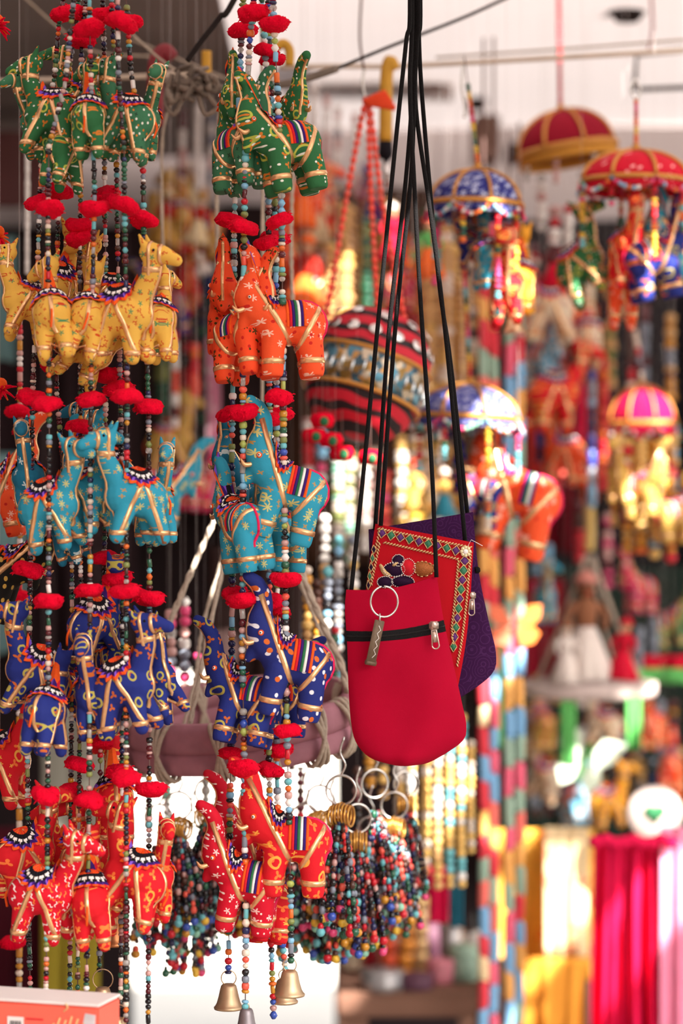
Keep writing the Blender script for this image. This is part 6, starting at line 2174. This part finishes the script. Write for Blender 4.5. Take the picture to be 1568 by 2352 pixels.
panel_box('dust_sheet', 'dusty white sheet behind the green camels', -60, 100, 330, 330, 4.9, mat('dusty_white', '#b3a7a5', .9, 0, .15, 5), 'panel', .03)
panel_box('rose_roof', 'dull rose roof board behind the left of the green camels', -60, 300, 95, 470, 4.7, mat('dull_rose', '#85595a', .9, 0, .2, 8), 'board', .05)
br = thing('wall_bracket', 'dark metal bracket at the upper right', 'bracket', P(1462, 125, 3.9))
b0 = br.location.copy()
MB().tube([P(x, y, 3.9) - b0 for x, y in ((1640, 108), (1462, 125), (1456, 208), (1470, 205), (1640, 198))], 6 * K * 3.9, mat('bracket_metal', '#4a3f3c', .6, .4, .2, 40), 8).build('arm', br)
rope('red string with small beads above the dark red umbrella', [(1281, -40), (1282, 90), (1284, 255)], 3.7, 3.75, 2, mat('red_string', '#a8404a', .8), 'string', 'string')
rope('red string above the bracket at the upper right', [(1492, -40), (1498, 60), (1490, 115)], 3.9, 3.9, 3, mat('red_string', '#a8404a'), 'string', 'string')
rope('wire hook above the upper blue umbrella', [(1064, 148), (1060, 200), (1068, 245), (1066, 270)], 3.22, 3.22, 3, SILVER, 'wire_hook', 'hook')
rope('wire loop above the scarlet umbrella', [(1460, 180), (1448, 205), (1460, 228), (1470, 208), (1460, 182)], 3.3, 3.3, 2.5, SILVER, 'wire_hook', 'hook')
ob = MB()
ob.lathe([(0, -.03), (.02, -.028), (.034, -.01), (.018, .01), (.01, .03), (0, .032)], DARKSTICK, 14)
o = ob.build('dark_bell')
o.location = P(1440, 12, 4.2)
tag(o, 'dark bell-shaped ornament at the top right', 'bell')

# ------------------------------------------------------------------ table with goods at the lower right, cartons at the lower left
TZ = .74
tb = thing('display_table', 'display table with small goods at the bottom of the picture', 'table', (.135, 4.37, 0))
MB().box((0, 0, TZ - .02), (.29, .62, .04), BOXW, None, .006).build('table_top', tb, False)
for sx in (-.115, .115):
    for sy in (-.27, .27):
        MB().box((sx, sy, TZ / 2 - .02), (.05, .05, TZ - .04), BOXW).build('leg', tb, False)


def on_table(px, d):
    return (px - 784) * K * (d + .18)


def canister(label, px, d, w, h, m, name='bangle_stack', cat='bangle stack', seg=26):
    root = thing(name, label, cat, (on_table(px, d), d + .18, TZ), group='goods on the display table')
    n = max(3, int(h / .022))
    me = MB().lathe([(w * .40, 0), (w * .5, .002), (w * .5, .8 * h / n), (w * .40, .95 * h / n)], m, seg, close=True).mesh('bangle')
    for k in range(n):
        link('bangle', me, root, (R.uniform(-.002, .002), 0, k * h / n), (0, 0, R.uniform(0, 3)))
    return root


canister('stack of red bangles left on the display table', 852, 4.05, .027, .16, mat('red_bangle', '#b3182c', .35, .2, .2, 30))
canister('stack of vermilion bangles on the display table', 893, 4.0, .028, .15, mat('vermilion_bangle', '#d8502a', .35, .2, .2, 30))
canister('stack of orange gold bangles on the display table', 931, 4.0, .028, .15, mat('orange_bangle', '#e09038', .35, .3, .2, 30))
canister('stack of cream gold bangles on the display table', 968, 4.02, .026, .145, mat('cream_bangle', '#e8c48a', .3, .4, .2, 30))
canister('tall stack of cream bangles at the left end of the display table', 806, 4.1, .032, .20, mat('ivory_bangle', '#e6d3b4', .4, .1, .2, 30))
canister('stack of green and white bangles behind the red ones on the table', 836, 4.22, .030, .17, mat('mint_bangle', '#a9cfae', .4, .1, .2, 30))
GS = [mat('goods_' + n_, c_, r_, m_, .2, 40) for n_, c_, r_, m_ in (('silver', '#a6a3a4', .35, .7), ('plum', '#5c3448', .6, 0), ('black', '#1e1c20', .4, .1), ('sage', '#8aa591', .6, 0), ('rose', '#c97884', .6, 0), ('brown', '#6b4a3a', .6, 0), ('pearl', '#d5cfca', .3, .3))]
tins = [('squat silver tin', 880, 3.92, .07, .035, 0), ('plum round box', 955, 3.93, .06, .025, 1), ('black round box', 1128, 3.93, .04, .05, 2), ('sage green pot', 1065, 4.0, .05, .06, 3), ('rose coloured pot', 1010, 3.98, .045, .04, 4),
        ('small brown pot', 1050, 4.12, .04, .05, 5), ('pearl coloured pot', 1095, 4.05, .05, .07, 6), ('tall silver jar', 1035, 4.1, .04, .10, 0), ('wide black tin', 1120, 4.3, .05, .07, 2), ('tall plum jar', 985, 4.2, .045, .09, 1)]
for lab, px, d, w, h, k in tins:
    root = thing('tin_box', lab + ' on the display table', 'tin', (on_table(px, d), d + .18, TZ), group='goods on the display table')
    MB().lathe([(0, 0), (w * .46, 0), (w * .5, .003), (w * .5, h * .7), (w * .46, h * .72), (0, h * .72)], GS[k], 22).build('body', root)
    MB().lathe([(w * .52, h * .68), (w * .53, h * .95), (w * .45, h), (w * .1, h), (w * .08, h * 1.1), (0, h * 1.12)], GS[k], 22).build('lid', root)

cart_z = 1.03
CORAL = mat('coral_card', '#ee6450', .5, 0, .08, 20)
CARDW = mat('white_card', '#e6dedb', .6, 0, .06, 20)
ct = thing('shop_counter', 'pale counter edge under the coral cartons', 'counter', (-.47, 2.42, 0))
MB().box((0, 0, cart_z - .075), (.46, .34, .03), CARDW, None, .004).build('counter_top', ct, False)
MB().box((0, .02, (cart_z - .09) / 2), (.42, .30, cart_z - .09), mat('counter_side', '#8a7a70', .8), None, .004).build('counter_body', ct, False)


def carton(label, cx, cy, z, w, dp, h, rz, writing):
    root = thing('carton', label, 'carton', (cx, cy, z), (0, 0, math.radians(rz)), 'coral cartons')
    MB().box((0, 0, h / 2), (w, dp, h), CORAL, None, .002).build('box', root, False)
    MB().box((0, 0, h + .0012), (w * 1.01, dp * 1.02, .0026), CARDW, None, .0006).build('lid', root, False)
    if writing:
        f = -dp / 2 - .0006
        gl = MB()
        for k, hh in enumerate((.018, .024, .022, .026, .024, .020)):
            x = w * .20 + k * .0062
            gl.tube([(x - .004, f, h * .34), (x, f, h * .34 + hh * .5), (x + .004, f, h * .34 + hh)], .0010, GOLDTHREAD, 5)
        gl.tube([(w * .20 - .006, f, h * .33), (w * .20 + .036, f, h * .30)], .0009, GOLDTHREAD, 5)
        gl.ball((w * .20 + .012, f, h * .20), .0012, GOLDTHREAD, 6, 4).ball((w * .20 + .022, f, h * .20), .0012, GOLDTHREAD, 6, 4)
        gl.tube(smooth_path([(w * .20 + .014, f, h * .34 + .030), (w * .20 + .018, f, h * .34 + .034), (w * .20 + .016, f, h * .34 + .038)], 4), .0009, GOLDTHREAD, 5)
        gl.build('gold_script', root)['kind'] = 'stuff'
        pn = MB().box((-w * .02, f, h * .56), (.017, .0006, .020), CARDW)
        pno = pn.build('white_label', root, False)
        bars = MB()
        for k in range(6):
            bars.box((-w * .02 - .005 + .002 * k, f - .0005, h * .56), (.0008 + .0005 * (k % 2), .0004, .012), BLACKT)
        bars.build('label_bars', pno, False)['kind'] = 'stuff'
        tx = MB()
        for r_ in range(4):
            tx.box((w * .10, f, h * .72 - r_ * .011), (.018 - .003 * (r_ % 2), .0005, .0013), REDT)
        tx.build('small_print', root, False)['kind'] = 'stuff'
        lf = slab([(-w * .42, h * .10), (-w * .34, h * .52), (-w * .22, h * .92), (-w * .20, h * .78), (-w * .27, h * .45), (-w * .26, h * .18), (-w * .31, h * .40)], .0008, mat('printed_leaf', '#e3cdbb', .6, 0, .15, 200))
        lf.v = [q + Vector((0, f, 0)) for q in lf.v]
        lf.build('printed_leaf', root, False)
        lf = slab([(-w * .38, h * .12), (-w * .30, h * .50), (-w * .24, h * .70), (-w * .29, h * .40)], .0006, mat('printed_leaf_red', '#b5384a', .6, 0, .15, 200))
        lf.v = [q + Vector((0, f - .0006, 0)) for q in lf.v]
        lf.build('printed_leaf_shade', root, False)
        ph = slab([(w * .40, h * .12), (w * .47, h * .10), (w * .485, h * .86), (w * .42, h * .88), (w * .39, h * .45)], .0008, mat('printed_photo', '#c9c2c6', .5, 0, .3, 120))
        ph.v = [q + Vector((0, f, 0)) for q in ph.v]
        ph.build('printed_photo', root, False)
    return root


CD = 2.30
carton('coral carton with gold script and white lid at the lower left corner', P(52, 2300, CD).x, CD + .06, 1.022, .165, .055, .055, -17, True)
carton('coral carton underneath the one with the gold script', P(66, 2300, CD).x, CD + .065, .972, .168, .055, .046, -15, False)
